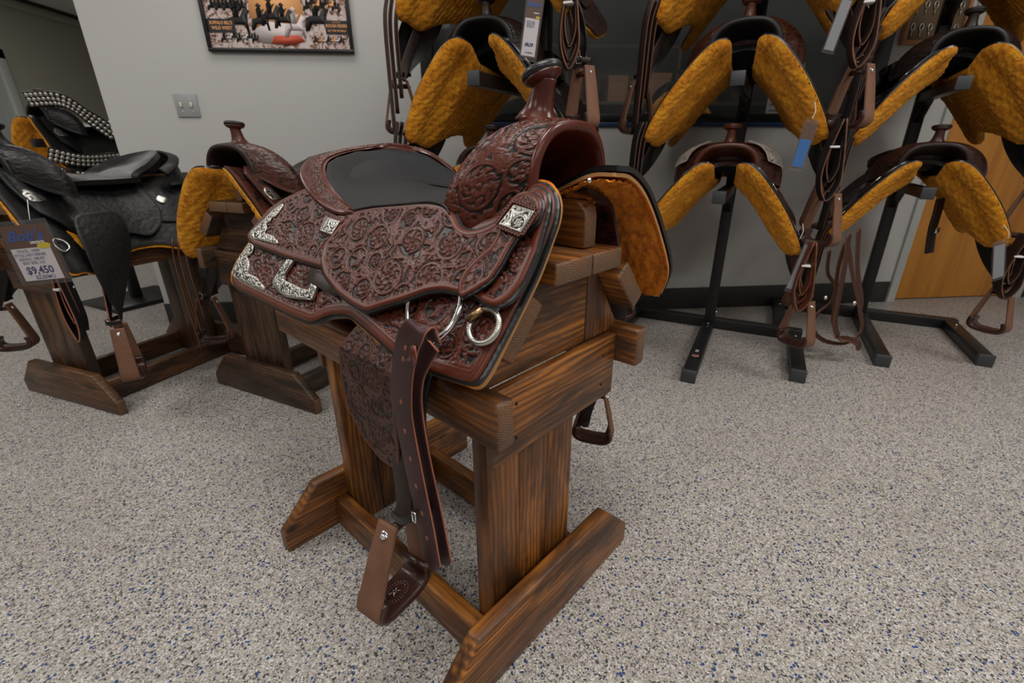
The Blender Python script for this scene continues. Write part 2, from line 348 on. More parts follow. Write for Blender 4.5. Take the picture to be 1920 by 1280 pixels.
def flower(r, ph, n):
    def f(x, y):
        rho = np.hypot(x, y); th = np.arctan2(y, x)+ph; s = np.abs(((th*n/(2*math.pi)) % 1)-.5)*2      # 0 petal middle ... 1 split
        Rr = r*(.66+.34*np.sqrt(np.clip(1-s**2.4, 0, 1)))*(1+.05*np.cos(th*n*5)); q = rho/Rr
        h = .45+.5*np.clip(q, 0, 1)**1.6
        h -= .42*np.exp(-(((1-s)*rho*math.pi/n)/.0011)**2)*(q < .95)
        h -= .16*(np.cos(s*9)*.5+.5)*(q > .3)*(q < .9)
        h = np.where(rho < r*.26, .55+.45*np.sqrt(np.clip(1-(rho/(r*.26))**2, 0, 1))-.2*(np.cos(x*4200)*np.cos(y*4200) > .3), h)
        h *= 1-.75*np.exp(-((rho-r*.28)/.0007)**2)
        return h*np.clip((1-q)*r/.0009, 0, 1)
    return f
def vine(R0, ph, turns, w0, sgn):
    def f(x, y):
        rho = np.hypot(x, y); th = (sgn*(np.arctan2(y, x)-ph)) % (2*math.pi); best = np.zeros_like(x)
        for k in range(int(turns)+1):
            a = th+2*math.pi*k; tt = a/(2*math.pi*turns); c = R0*(1-.16*tt); w = w0*(1.1-.55*tt); d = np.abs(rho-c)/w
            h = (.62+.3*np.sqrt(np.clip(1-d*d, 0, 1))-.42*np.exp(-((d-.12)/.22)**2))*np.clip((1-d)*w/.0007, 0, 1)*(tt < 1)
            best = np.maximum(best, h)
        return best
    return f
def leaf(L, Wd, ang, bend):
    ca, sa = math.cos(ang), math.sin(ang)
    def f(x, y):
        u = (x*ca+y*sa)/L+.5; v = (-x*sa+y*ca)-bend*L*((u-.5)**2-.25)*4
        ok = (u > 0) & (u < 1); uu = np.clip(u, 1e-3, .999)
        hw = Wd*np.sin(math.pi*uu**.75)**.8*(1-.14*(np.cos(uu*34) > 0.2))+1e-6; d = np.abs(v)/hw
        h = .5+.35*(1-d)+.13*np.cos((uu*12-d*2.4)*2*math.pi*.8)*(d > .15); h -= .45*np.exp(-(v/.0007)**2)
        return np.where(ok, h*np.clip((1-d)*hw/.0007, 0, 1), 0)
    return f
cs = []
for Rr in [.036, .034, .033]+[.030]*5+[.027]*6+[.023]*10+[.019]*14:
    for _ in range(400):
        x, y = rng.uniform(0, TM, 2)
        if all(math.hypot((x-a+TM/2) % TM-TM/2, (y-b+TM/2) % TM-TM/2) > (Rr+c)*.97 for a, b, c in cs): cs.append((x, y, Rr)); break
for _ in range(950):
    x, y = rng.uniform(0, TM, 2); a = rng.uniform(0, 6.28)
    stamp(x, y, .022, leaf(rng.uniform(.016, .036), rng.uniform(.0028, .0062), a, rng.uniform(-.35, .35)))
for n_, (x, y, Rr) in enumerate(cs):
    cut(x, y, Rr*1.05, lambda dx, dy, q=Rr: np.clip((q*1.0-np.hypot(dx, dy))/.0006, 0, 1))
    stamp(x, y, Rr*1.1, vine(Rr*.93, rng.uniform(0, 6.28), rng.choice([.8, .95, 1.3]), .0034*(Rr/.028)**.5, 1 if n_ % 2 else -1))
    k = n_ % 5; r2 = Rr-.0075
    if k == 3:
        for q in range(3): stamp(x, y, Rr, leaf(r2*2, r2*.36, q*1.05+rng.uniform(0, .3), .15))
    else:
        m = 9 if Rr > .026 else 6; ph = rng.uniform(0, 6)
        for q in range(m):      # ruffled outer leaves around the blossom
            a = ph+q*2*math.pi/m; stamp(x+math.cos(a)*r2*.62, y+math.sin(a)*r2*.62, r2, leaf(r2*.95, r2*.21, a+.45, .25))
        rf = r2*(.62 if Rr > .026 else .78); cut(x, y, rf*1.1, lambda dx, dy, q=rf: np.clip((q-np.hypot(dx, dy))/.0006, 0, 1))
        stamp(x, y, rf*1.05, flower(rf, rng.uniform(0, 6), int(rng.choice([4, 5, 5, 6]))))
    for q in range(2):          # tendrils leaving the ring
        a = rng.uniform(0, 6.28); stamp((x+Rr*1.25*math.cos(a)) % TM, (y+Rr*1.25*math.sin(a)) % TM, .02, leaf(.028, .0042, a+1.0, .3))
Hm = np.clip(Hm, 0, 1); _k = (np.roll(Hm, 1, 0)+np.roll(Hm, -1, 0)+np.roll(Hm, 1, 1)+np.roll(Hm, -1, 1)+4*Hm)/8; Hm = _k
Hm += (rng.rand(NM, NM) > .5)*.10*(Hm < .15)
def sampleH(x, y, off=(0, 0), ang=0, sc=1.0):
    c, s = math.cos(ang), math.sin(ang); X = ((x*c-y*s)*sc+off[0])/TM*NM; Y = ((x*s+y*c)*sc+off[1])/TM*NM
    x0 = np.floor(X).astype(int); y0 = np.floor(Y).astype(int); fx = X-x0; fy = Y-y0
    g = lambda a, b: Hm[b % NM, a % NM]
    return g(x0, y0)*(1-fx)*(1-fy)+g(x0+1, y0)*fx*(1-fy)+g(x0, y0+1)*(1-fx)*fy+g(x0+1, y0+1)*fx*fy
# ------------------------------------------------------------------ cut-out sheet (leather piece, silver plate, fleece...)
def rnd(poly, r=.01, n=5):
    P = np.asarray(poly, float); out = []; m = len(P)
    for i in range(m):
        a, b, c = P[i-1], P[i], P[(i+1) % m]; la = np.linalg.norm(a-b); lc = np.linalg.norm(c-b); q = min(r, .48*la, .48*lc)
        p0 = b+(a-b)/max(la, 1e-9)*q; p2 = b+(c-b)/max(lc, 1e-9)*q
        for t in np.linspace(0, 1, n): out.append((1-t)**2*p0+2*t*(1-t)*b+t*t*p2)
    return np.array(out)
def resample(P, h):
    P = np.asarray(P, float); Q = np.vstack([P, P[:1]]); d = np.r_[0, np.cumsum(np.linalg.norm(np.diff(Q, axis=0), axis=1))]
    n = max(8, int(d[-1]/h)); s = np.linspace(0, d[-1], n, endpoint=False); return np.stack([np.interp(s, d, Q[:, 0]), np.interp(s, d, Q[:, 1])], 1)
def inside(p, P):
    x, y = p[:, 0], p[:, 1]; c = np.zeros(len(p), bool)
    for i in range(len(P)):
        a, b = P[i-1], P[i]
        if a[1] == b[1]: continue
        c ^= ((a[1] > y) != (b[1] > y)) & (x < (b[0]-a[0])*(y-a[1])/(b[1]-a[1])+a[0])
    return c
def dist(p, P):
    out = np.full(len(p), 1e9)
    for i in range(len(P)):
        a, b = P[i-1], P[i]; e = b-a; t = np.clip(((p-a)@e)/max(e@e, 1e-12), 0, 1); out = np.minimum(out, np.hypot(*(p-a-t[:, None]*e).T))
    return out
def sheet(name, parent, poly, to3, mat, emat='edge_black', h=.0025, th=.005, rim=.011, carve=None, amp=.0018, r=.01, d0=0., puff=0., fuzz=0., stitch=None, fr=WORLD, edge=.0018, bmat=None, csc=1.0, cang=0., grow=0., welt=None):
    if welt: sheet('lining_edge_shade', parent, poly, to3, 'edge_black', 'edge_black', h=max(h*2, .005), th=welt[1], rim=0, r=r, d0=d0-welt[2], edge=.0015, fr=fr, grow=welt[0])  # black underlay: edge leather and binding, plus a painted shadow line under jockeys
    P = resample(rnd(poly, r), h)
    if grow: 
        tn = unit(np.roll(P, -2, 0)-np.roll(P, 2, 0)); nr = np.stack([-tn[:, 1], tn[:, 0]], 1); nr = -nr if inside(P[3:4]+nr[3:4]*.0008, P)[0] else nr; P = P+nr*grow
    lo = P.min(0); hi = P.max(0); xs = np.arange(lo[0], hi[0], h); ys = np.arange(lo[1], hi[1], h*.866)
    X, Y = np.meshgrid(xs, ys); X = X+(np.arange(len(ys)) % 2)[:, None]*h*.5; G = np.stack([X.ravel(), Y.ravel()], 1); G = G[inside(G, P)]; dG = dist(G, P); k = dG > h*.55; G = G[k]; dG = dG[k]
    A = np.vstack([P, G]); n = len(P)
    res = delaunay_2d_cdt([Vector(a) for a in A], [], [list(range(n))], 1, 1e-7); A = np.array([v[:] for v in res[0]]); F = np.array([list(f) for f in res[2] if len(f) == 3], int)
    D = dist(A, P); hh = -edge*np.clip(1-D/max(edge*1.4, 1e-6), 0, 1)**2; dye = np.zeros(len(A))
    if puff: hh = hh+puff*np.sqrt(np.clip(1-(1-np.clip(D/(puff*2.2), 0, 1))**2, 0, 1))
    if rim and D.max() > rim: hh -= .0007*np.exp(-((D-rim*.9)/.0012)**2)
    if carve is not None:
        m = np.clip((D-rim)/.0012, 0, 1); c = sampleH(A[:, 0], A[:, 1], carve, cang, csc); hh += m*(c-.9)*amp; dye = m*(.22+.78*np.clip((.46-c)/.3, 0, 1))
        dye = np.maximum(dye, .5*np.exp(-((D-rim*.93)/.0009)**2))
    if fuzz: 
        hh = hh+fuzz*(rng.rand(len(A))-.5)*1.0+fuzz*1.5*np.sin(A[:, 0]*230+3*np.sin(A[:, 1]*170))*np.sin(A[:, 1]*260)
    top = to3(A[:, 0], A[:, 1], d0+hh); n1 = len(top)
    e1 = to3(P[:, 0], P[:, 1], np.full(n, d0-edge)); e2 = to3(P[:, 0], P[:, 1], np.full(n, d0-th))
    mid = to3(P[:, 0], P[:, 1], np.full(n, d0-(th+edge)/2)); 
    FF = [list(f) for f in F]; M = [0]*len(FF)
    t0 = n1; 
    for lvl in range(2):
        for i in range(n):
            j = (i+1) % n; a = t0+lvl*n; b = a+n; FF.append([a+i, b+i, b+j, a+j]); M.append(1)
    bot = n1+3*n
    res2 = delaunay_2d_cdt([Vector(a) for a in P], [], [list(range(n))], 1, 1e-7); A2 = np.array([v[:] for v in res2[0]]); bt = to3(A2[:, 0], A2[:, 1], np.full(len(A2), d0-th))
    FF += [[bot+q for q in f][::-1] for f in res2[2]]; M += [2 if bmat else 1]*len(res2[2])
    V = np.vstack([top, e1, mid, e2, bt]); dy = np.r_[dye, np.zeros(3*n+len(bt))]
    # orient: top normal should agree with +d
    a, b, c = V[F[0][0]], V[F[0][1]], V[F[0][2]]; nn = np.cross(b-a, c-a); g = to3(A[:1, 0], A[:1, 1], np.array([.01]))[0]-to3(A[:1, 0], A[:1, 1], np.array([0.]))[0]
    if nn@g < 0: FF = [f[::-1] for f in FF]
    ob = mk(name, V, FF, [mat, emat]+([bmat] if bmat else []), parent, fr, M, dy)
    if stitch:
        for dd in np.atleast_1d(stitch):
            Q = resample(rnd(poly, r), .0042); C = Q.mean(0); tn = unit(np.roll(Q, -1, 0)-np.roll(Q, 1, 0)); nr = np.stack([-tn[:, 1], tn[:, 0]], 1)
            s = 1 if inside(Q[:1]+nr[:1]*.003, P)[0] else -1; Q2 = Q+nr*s*dd; bb = B(); keep = dist(Q2, P) > dd*.9; lift = d0+(puff if dd > puff*2 else 0)
            for i in np.where(keep)[0]:
                a = Q2[i]-tn[i]*.0013; b2 = Q2[i]+tn[i]*.0013; w = nr[i]*.00045
                q = np.array([a-w, b2-w, b2+w, a+w]); lowr = to3(q[:, 0], q[:, 1], np.full(4, lift-.0006)); up = to3(q[:, 0], q[:, 1], np.full(4, lift+.0004))
                bb.add(np.vstack([lowr, up]), [[4, 5, 6, 7], [0, 1, 5, 4], [1, 2, 6, 5], [2, 3, 7, 6], [3, 0, 4, 7]])
            st = bb.obj('stitching', ['edge_black'], ob); st['kind'] = 'stuff'
    return ob
def loft(name, parent, G, mat, nu, nv, carve=None, amp=.0018, rimu=.0, rimv=.0, csc=1.0, th=0., mats2=None, caps=True, smoothmask=None, fr=WORLD, dark_bg=True, closedv=False, fuzz=0.):
    """surface through a grid of control points G[i][j]; carve relief in metre coordinates"""
    G = np.asarray(G, float); Q = np.array([catmull(g, nv) for g in G]); R = np.array([catmull(Q[:, j], nu) for j in range(Q.shape[1])]).transpose(1, 0, 2)
    du = np.gradient(R, axis=0); dv = np.gradient(R, axis=1); N = unit(np.cross(du, dv)); cu = np.cumsum(np.linalg.norm(du, axis=2), 0); cv = np.cumsum(np.linalg.norm(dv, axis=2), 1); dye = np.zeros(R.shape[:2])
    if carve is not None:
        mid = R.shape[0]//2; xx = cv[mid][None, :]*np.ones_like(cu); yy = cu[:, R.shape[1]//2][:, None]*np.ones_like(cu); yy = cu-cu[0]
        c = sampleH(xx, yy, carve, 0, csc); du_ = np.minimum(cu-cu[0], cu[-1]-cu); dv_ = np.minimum(cv-cv[:, :1], cv[:, -1:]-cv)
        m = np.clip((du_-rimu)/.0015, 0, 1)*np.clip((dv_-rimv)/.0015, 0, 1)
        R = R+N*(m*(c-.9)*amp)[..., None]; dye = m*(.20+.80*np.clip((.42-c)/.28, 0, 1))
    if fuzz: R = R+N*(fuzz*(rng.rand(*R.shape[:2])-.5)+fuzz*1.3*np.sin(cu*210+2*np.sin(cv*150))*np.sin(cv*190+cu*60))[..., None]
    a, b = R.shape[:2]; idx = np.arange(a*b).reshape(a, b)
    F = np.stack([idx[:-1, :-1], idx[1:, :-1], idx[1:, 1:], idx[:-1, 1:]], -1).reshape(-1, 4)
    V = R.reshape(-1, 3); dy = dye.ravel(); FF = F.tolist(); M = [0]*len(FF)
    if th:
        V2 = (R-N*th).reshape(-1, 3); k = a*b; FF += [[q+k for q in f][::-1] for f in F.tolist()]; M += [1]*len(F)
        per = list(idx[0, :])+list(idx[1:, -1])+list(idx[-1, -2::-1])+list(idx[-2:0:-1, 0]); m = len(per)
        E = np.vstack([V[per], V2[per]]); V = np.vstack([V, V2, E]); dy = np.r_[dy, np.zeros(k+2*m)]; b0 = 2*k
        for i in range(m): j = (i+1) % m; FF.append([b0+i, b0+j, b0+m+j, b0+m+i]); M.append(2)
        ml = [mat]+(mats2 or [mat, 'edge_black'])
    else: ml = [mat]
    return mk(name, V, FF, ml, parent, fr, M, dy)
# ================================================================== THE ROOM
WB = frame((0, 2.98, 0), .0898)            # the back wall: x along it, y into it
def boxo(name, p0, p1, mat, parent=None, fr=WORLD, bev=.003, org=None):
    V, F = box_vf(p0, p1, bev); return mk(name, V, F, mat, parent, fr, smooth=bev > 0, org=org)
g = struct(mk('floor', [(-6, -4, 0), (4.6, -4, 0), (4.6, 9.2, 0), (-6, 9.2, 0)], [[0, 1, 2, 3]], 'flake_floor', org=(0, 0, 0), smooth=False))
struct(boxo('ceiling', (-6, -4.1, CEIL), (4.6, 9.2, CEIL+.05), 'ceiling_tile', bev=0))
struct(boxo('wall_left', (-6.0, -4, 0), (-5.85, 9.2, CEIL), 'wall_beige', bev=0))
struct(boxo('wall_far', (-6, 9.1, 0), (-2.0, 9.2, CEIL), 'wall_beige', bev=0))
struct(boxo('wall_front', (-6, -4.1, 0), (4.6, -4.0, CEIL), 'wall_paint', bev=0))
struct(boxo('wall_right', (4.5, -4, 0), (4.6, 3.6, CEIL), 'wall_paint', bev=0))
b = B(); WX0, WX1, WZ0, WZ1 = -.50, 2.27, 1.19, 2.25
for p0, p1 in (((-2.2, 0, 0), (WX0, .14, CEIL)), ((WX0, 0, 0), (WX1, .14, WZ0)), ((WX0, 0, WZ1), (WX1, .14, CEIL)), ((WX1, 0, 0), (2.77, .14, CEIL)), ((2.77, 0, 2.12), (3.80, .14, CEIL)), ((3.80, 0, 0), (4.55, .14, CEIL))):
    b.add(*box_vf(p0, p1, 0))
struct(b.obj('wall_back', ['wall_paint'], fr=WB, smooth=False))
struct(boxo('wall_side', (-2.2, .14, 0), (-2.06, 6.0, CEIL), 'wall_paint', fr=WB, bev=0))
b = B()
for p0, p1 in (((-2.2, -.008, 0), (2.735, 0, .152)), ((3.83, -.008, 0), (4.5, 0, .152))): b.add(*box_vf(p0, p1, .002))
struct(b.obj('baseboard_back', ['baseboard_vinyl'], fr=WB))
struct(boxo('baseboard_side', (-2.208, 0, 0), (-2.2, 5.9, .152), 'baseboard_vinyl', fr=WB, bev=.002))
struct(boxo('trim_crown', (-5.85, -4, CEIL-.12), (-5.80, 9.1, CEIL-.03), 'wall_beige', bev=.006))
struct(boxo('trim_ceiling_line', (-5.85, -4, CEIL-.03), (-5.76, 9.1, CEIL), 'frame_black', bev=.002))
# window to the next showroom
w = struct(mk('window_1', *[(lambda vf: vf[0])(box_vf((WX0+.05, .06, WZ0+.03), (WX1-.10, .066, WZ1-.05), 0)), box_vf((WX0+.05, .06, WZ0+.03), (WX1-.10, .066, WZ1-.05), 0)[1]], 'window_glass', fr=WB, smooth=False))
b = B()
for p0, p1 in (((WX0, -.015, WZ0), (WX1, .12, WZ0+.045)), ((WX0, -.015, WZ1-.06), (WX1, .12, WZ1)), ((WX0, -.015, WZ0+.045), (WX0+.07, .12, WZ1-.06)), ((WX1-.12, -.015, WZ0+.045), (WX1, .12, WZ1-.06))): b.add(*box_vf(p0, p1, .004))
b.obj('window_frame', ['frame_black'], w, WB)
boxo('window_edge_strip', (WX0, -.018, WZ0-.028), (WX1, -.001, WZ0-.002), 'blue_strip', w, WB)
# dim showroom behind the glass
b = B(); b.add(*box_vf((WX0-.5, 2.1, .0), (4.4, 2.2, CEIL), 0)); struct(b.obj('wall_showroom', ['back_room'], fr=WB, smooth=False))
shelfm = thing('display_shelf', 'dark wooden shelving seen through the black-framed window', 'shelf', (.9, 1.9, 0), WB)
for z in (1.02, 1.42, 1.86): boxo('shelf_board', (-.35, 1.55, z), (2.6, 2.09, z+.03), 'shelf_brown', shelfm, WB)
for x in (-.38, .62, 1.62, 2.6): boxo('upright', (x, 1.55, 0), (x+.03, 2.09, 2.1), 'shelf_brown', shelfm, WB)
rb = random.Random(3); bc = ['box_tan', 'card_brown', 'box_white', 'box_tan', 'tag_brown', 'shelf_brown']
nm = {'box_tan': 'tan', 'card_brown': 'brown', 'box_white': 'white', 'tag_brown': 'dark brown', 'shelf_brown': 'dark'}
pos = {1.05: 'lower', 1.45: 'middle', 1.89: 'upper'}; cnt = {}
for z in (1.05, 1.45):
    x = -.3; kb = 0
    while x < 2.45:
        wv = rb.uniform(.10, .24); hv = rb.uniform(.12, .28); m = bc[rb.randrange(6)]; cnt[(z, m)] = cnt.get((z, m), 0)+1
        b = B(); b.add(*box_vf((x, 1.60, z), (x+wv, 1.85, z+hv), .006)); b.add(*box_vf((x-.003, 1.597, z+hv*.8), (x+wv+.003, 1.853, z+hv+.004), .004))
        o = b.obj('storage_box', [m], fr=WB)
        kb += 1; tag(o, '%s cardboard box, %s from the left on the %s shelf behind the glass' % (nm[m], ['first', 'second', 'third', 'fourth', 'fifth', 'sixth', 'seventh', 'eighth', 'ninth', 'tenth', 'eleventh', 'twelfth'][kb-1], pos[z]), 'box', 'boxes on the %s shelf behind the glass' % pos[z]); x += wv+rb.uniform(.06, .25)
pl = tag(boxo('notice_sheet', (1.90, .55, 1.25), (2.13, .556, 1.60), 'box_white', fr=WB), 'white printed notice sheet seen through the window near its right end', 'sign')
for k in range(6): boxo('text_line', (1.92, .5485, 1.29+k*.04), (2.11-.02*(k % 2), .5495, 1.303+k*.04), 'ink_grey', pl, WB, bev=0)
st = tag(boxo('notice_stand', (1.95, .53, 0), (2.08, .59, 1.25), 'frame_black', fr=WB), 'black stand holding the white notice behind the glass', 'stand')
# orange wooden door on the right with white casing
d = struct(boxo('door_1', (2.80, .035, .008), (3.76, .08, 2.08), 'door_veneer', fr=WB, bev=.002))
b = B()
for p0, p1 in (((2.74, -.02, 0), (2.80, .10, 2.13)), ((3.76, -.02, 0), (3.82, .10, 2.13)), ((2.74, -.02, 2.08), (3.82, .10, 2.14))): b.add(*box_vf(p0, p1, .003))
b.obj('door_casing', ['white_trim'], d, WB)
for z in (.26, 1.18, 1.95):
    b = B(); b.add(*box_vf((2.796, .018, z-.055), (2.83, .036, z+.055), .002)); b.add(*lathe_vf([(.008, -.058), (.008, .058)], 10, org=(2.80, .018, z))); b.obj('hinge', ['hinge_metal'], d, WB)
b = B(); b.add(*lathe_vf([(.03, 0), (.03, .008), (.012, .012), (.012, .045), (.028, .05), (.03, .065), (.02, .075)], 20, ax_from((0, -1, 0)), (3.69, .035, .98))); b.obj('door_knob', ['chrome'], d, WB)
d = struct(boxo('door_2', (-5.84, 5.1, 0), (-5.80, 6.0, 2.05), 'white_trim'))
b = B()
for y in (5.0, 6.0): b.add(*box_vf((-5.85, y, 0), (-5.77, y+.1, 2.15), .004))
b.add(*box_vf((-5.85, 5.0, 2.05), (-5.77, 6.1, 2.15), .004)); b.obj('door_casing', ['white_trim'], d)
boxo('panel', (-5.80, 5.25, 1.15), (-5.79, 5.85, 1.9), 'white_trim', d); boxo('panel', (-5.80, 5.25, .2), (-5.79, 5.85, 1.0), 'white_trim', d)
b = B(); b.add(*lathe_vf([(.03, 0), (.012, .012), (.012, .04), (.03, .05), (.02, .07)], 14, ax_from((1, 0, 0), (0, 1, 0)), (-5.80, 5.18, 1.0))); b.obj('door_knob', ['chrome'], d)
# ceiling troffers above and behind the viewer
for i, (x, y, e) in enumerate(LAMPS):
    where = ['over the black saddle', 'over the front saddle', 'over the right-hand floor', 'over the switch plate', 'over the middle steel rack', 'at the left rear', 'at the middle rear', 'at the right rear', 'in the far left room', 'beside the left wall'][i]
    tr = thing('ceiling_light', 'white rectangular recessed ceiling light panel '+where, 'ceiling light', (x, y, CEIL-.03), group='recessed ceiling light panels')
    b = B()
    for p0, p1 in (((x-.62, y-.32, CEIL-.03), (x-.58, y+.32, CEIL)), ((x+.58, y-.32, CEIL-.03), (x+.62, y+.32, CEIL)), ((x-.58, y-.32, CEIL-.03), (x+.58, y-.28, CEIL)), ((x-.58, y+.28, CEIL-.03), (x+.58, y+.32, CEIL))): b.add(*box_vf(p0, p1, .002))
    b.obj('frame', ['white_trim'], tr)
# framed show poster
PX0, PX1, PZ0 = -1.595, -.848, 1.523; PZ1 = PZ0+.50; PW = PX1-PX0
po = thing('framed_poster', 'black framed wild west show poster with riders before an orange sun', 'picture', ((PX0+PX1)/2, -.012, PZ0), WB)
b = B()
for p0, p1 in (((PX0, -.024, PZ0), (PX1, -.001, PZ0+.018)), ((PX0, -.024, PZ1-.018), (PX1, -.001, PZ1)), ((PX0, -.024, PZ0+.018), (PX0+.018, -.001, PZ1-.018)), ((PX1-.018, -.024, PZ0+.018), (PX1, -.001, PZ1-.018))): b.add(*box_vf(p0, p1, .003))
b.obj('frame', ['frame_black'], po, WB)
def plate(poly, y, th=.0008):       # flat print cut-out on the wall plane (x,z)
    V = [(p[0], y, p[1]) for p in poly]+[(p[0], y+th, p[1]) for p in poly]; n = len(poly)
    return V, [list(range(n)), list(range(n, 2*n))[::-1]]+[[i, i+n, (i+1) % n+n, (i+1) % n] for i in range(n)]
boxo('print_sheet', (PX0+.018, -.008, PZ0+.018), (PX1-.018, -.004, PZ1-.018), 'poster_print', po, WB, bev=0)
b = B(); cx, cz = PX0+PW*.50, PZ0+.19
circ = [(cx+.135*math.cos(a), cz+.135*math.sin(a)) for a in np.linspace(0, 2*math.pi, 40)[:-1]]
b.add(*plate(circ, -.0100), m=0)
b.add(*plate([(cx-.10, PZ0+.045), (cx-.13, PZ0+.10), (cx-.05, PZ0+.14), (cx+.05, PZ0+.13), (cx+.12, PZ0+.10), (cx+.10, PZ0+.05), (cx, PZ0+.035)], -.0106), m=1)
b.add(*plate([(cx-.05, PZ0+.04), (cx-.03, PZ0+.075), (cx+.10, PZ0+.08), (cx+.125, PZ0+.055), (cx+.06, PZ0+.035)], -.0110), m=2)
b.obj('sun_disc', ['print_orange', 'paper_pink', 'print_red'], po, WB)
rp = random.Random(5); b = B()
def rider(x, z, s, m, dz=0):        # horse and rider silhouette
    b.add(*plate([(x-.5*s, z+.0*s), (x-.42*s, z+.45*s), (x-.1*s, z+.55*s), (x+.1*s, z+.52*s), (x+.32*s, z+.85*s), (x+.5*s, z+.72*s), (x+.40*s, z+.62*s), (x+.36*s, z+.3*s), (x+.40*s, z-.02*s), (x+.30*s, z), (x+.26*s, z+.26*s), (x-.2*s, z+.26*s), (x-.36*s, z)], -.0116-dz), m=m)
    b.add(*plate([(x-.14*s, z+.5*s), (x-.16*s, z+.85*s), (x-.06*s, z+.98*s), (x-.16*s, z+1.02*s), (x-.02*s, z+1.14*s), (x+.12*s, z+1.03*s), (x+.04*s, z+.97*s), (x+.10*s, z+.83*s), (x+.24*s, z+.9*s), (x+.08*s, z+.68*s), (x+.06*s, z+.5*s)], -.0116-dz), m=m)
for x, z, s, m in ((-.085, .10, .105, 0), (-.03, .12, .11, 0), (.03, .11, .10, 0), (.085, .07, .12, 1), (-.20, .09, .13, 0), (.20, .10, .13, 0)): rider(cx+x, PZ0+z, s, m)
for k in range(9): rider(PX0+.06+k*.019, PZ0+.185+.01*(k % 2), .045, 0); rider(PX0+.05+k*.019, PZ0+.225, .03, 2)
for k in range(7): rider(PX1-.07-k*.024, PZ0+.19+.008*(k % 3), .045, [0, 2, 0][k % 3]); rider(PX1-.06-k*.022, PZ0+.045, .032, k % 3)
for k in range(7): rider(PX0+.09+k*.026, PZ0+.045+.005*(k % 3), .04, [0, 1, 0][k % 3])
b.obj('printed_figures', ['print_black', 'paper_pink', 'print_orange'], po, WB)['kind'] = 'stuff'
for x0, x1 in ((PX0+.019, PX0+.155), (PX1-.135, PX1-.019)): boxo('title_band', (x0, -.0118, PZ0+.088), (x1, -.0112, PZ0+.148), 'print_black', po, WB, bev=0)
def text(name, s, mat, size, parent, M, extrude=.0003, sx=1., shear=0., font_bold=.0):
    """lettering built as mesh; M maps text x,y,z to parent-frame coordinates"""
    cu = bpy.data.curves.new('t', 'FONT'); cu.body = s; cu.size = size; cu.extrude = extrude; cu.align_x = 'CENTER'; cu.align_y = 'CENTER'; cu.resolution_u = 2; cu.offset = font_bold; cu.shear = shear
    o = bpy.data.objects.new('t', cu); COL.objects.link(o); dg = bpy.context.evaluated_depsgraph_get(); me = o.evaluated_get(dg).to_mesh()
    V = np.array([v.co[:] for v in me.vertices]); F = [list(p.vertices) for p in me.polygons]; bpy.data.objects.remove(o)
    V[:, 0] *= sx; V = V@M[0]+M[1]; return mk(name, V, F, mat, parent, smooth=False)
def TM_(x, y, z, ax=(1, 0, 0), ay=(0, 0, 1)): ax = np.array(ax, float); ay = np.array(ay, float); return (np.array([ax, ay, np.cross(ax, ay)]), np.array([x, y, z]))
xc = PX0+.087
text('lettering', "BUFFALO BILL'S", 'print_orange', .021, po, TM_(xc, -.0122, PZ0+.130), font_bold=.0006, sx=.78); text('lettering', 'WILD WEST', 'print_orange', .021, po, TM_(xc, -.0122, PZ0+.107), font_bold=.0006, sx=.9)
xc = PX1-.077
text('lettering', 'CONGRESS', 'print_orange', .009, po, TM_(xc, -.0122, PZ0+.140)); text('lettering', 'ROUGH RIDERS', 'print_orange', .020, po, TM_(xc, -.0122, PZ0+.124), font_bold=.0006, sx=.78); text('lettering', 'OF THE WORLD', 'print_orange', .013, po, TM_(xc, -.0122, PZ0+.102), font_bold=.0003)
# light switch plate
sw = tag(boxo('switch_plate', (-1.835, -.008, 1.212), (-1.718, -.001, 1.328), 'switch_plate', fr=WB, bev=.003), 'grey double light switch plate on the wall under the poster', 'switch')
for x in (-1.803, -1.750): b = B(); b.add(*box_vf((x-.005, -.018, 1.262), (x+.005, -.007, 1.284), .002)); b.obj('toggle', ['toggle'], sw, WB); 
b = B()
for x in (-1.803, -1.750):
    for z in (1.24, 1.30): b.add(*lathe_vf([(.003, 0), (.003, .002), (.001, .003)], 8, ax_from((0, -1, 0)), (x, -.007, z)))
b.obj('screw', ['toggle'], sw, WB)
# framed picture of bits right of the window
fp = thing('framed_display', 'framed display of silver bits on the wall right of the window', 'picture', (2.48, -.015, 1.60), WB)
b = B()
for p0, p1 in (((2.31, -.03, 1.60), (2.69, -.001, 1.625)), ((2.31, -.03, 2.0), (2.69, -.001, 2.025)), ((2.31, -.03, 1.625), (2.33, -.001, 2.0)), ((2.67, -.03, 1.625), (2.69, -.001, 2.0))): b.add(*box_vf(p0, p1, .003))
b.obj('frame', ['box_tan'], fp, WB); boxo('backing', (2.33, -.012, 1.625), (2.67, -.002, 2.0), 'back_room', fp, WB, bev=0)
for i in range(6):
    for j in range(3):
        x = 2.36+i*.055; z = 1.66+j*.11; a = np.linspace(0, 2*math.pi, 14)[:-1]
        V, F = tube_vf(np.array([[x+.012*math.cos(q), -.017, z+.03+.018*math.sin(q)] for q in a]), .003, 5, True); b = B(); b.add(V, F); b.add(*tube_vf([(x, -.017, z-.02), (x, -.017, z+.015)], .003, 5)); b.obj('silver_bit', ['silver'], fp, WB)
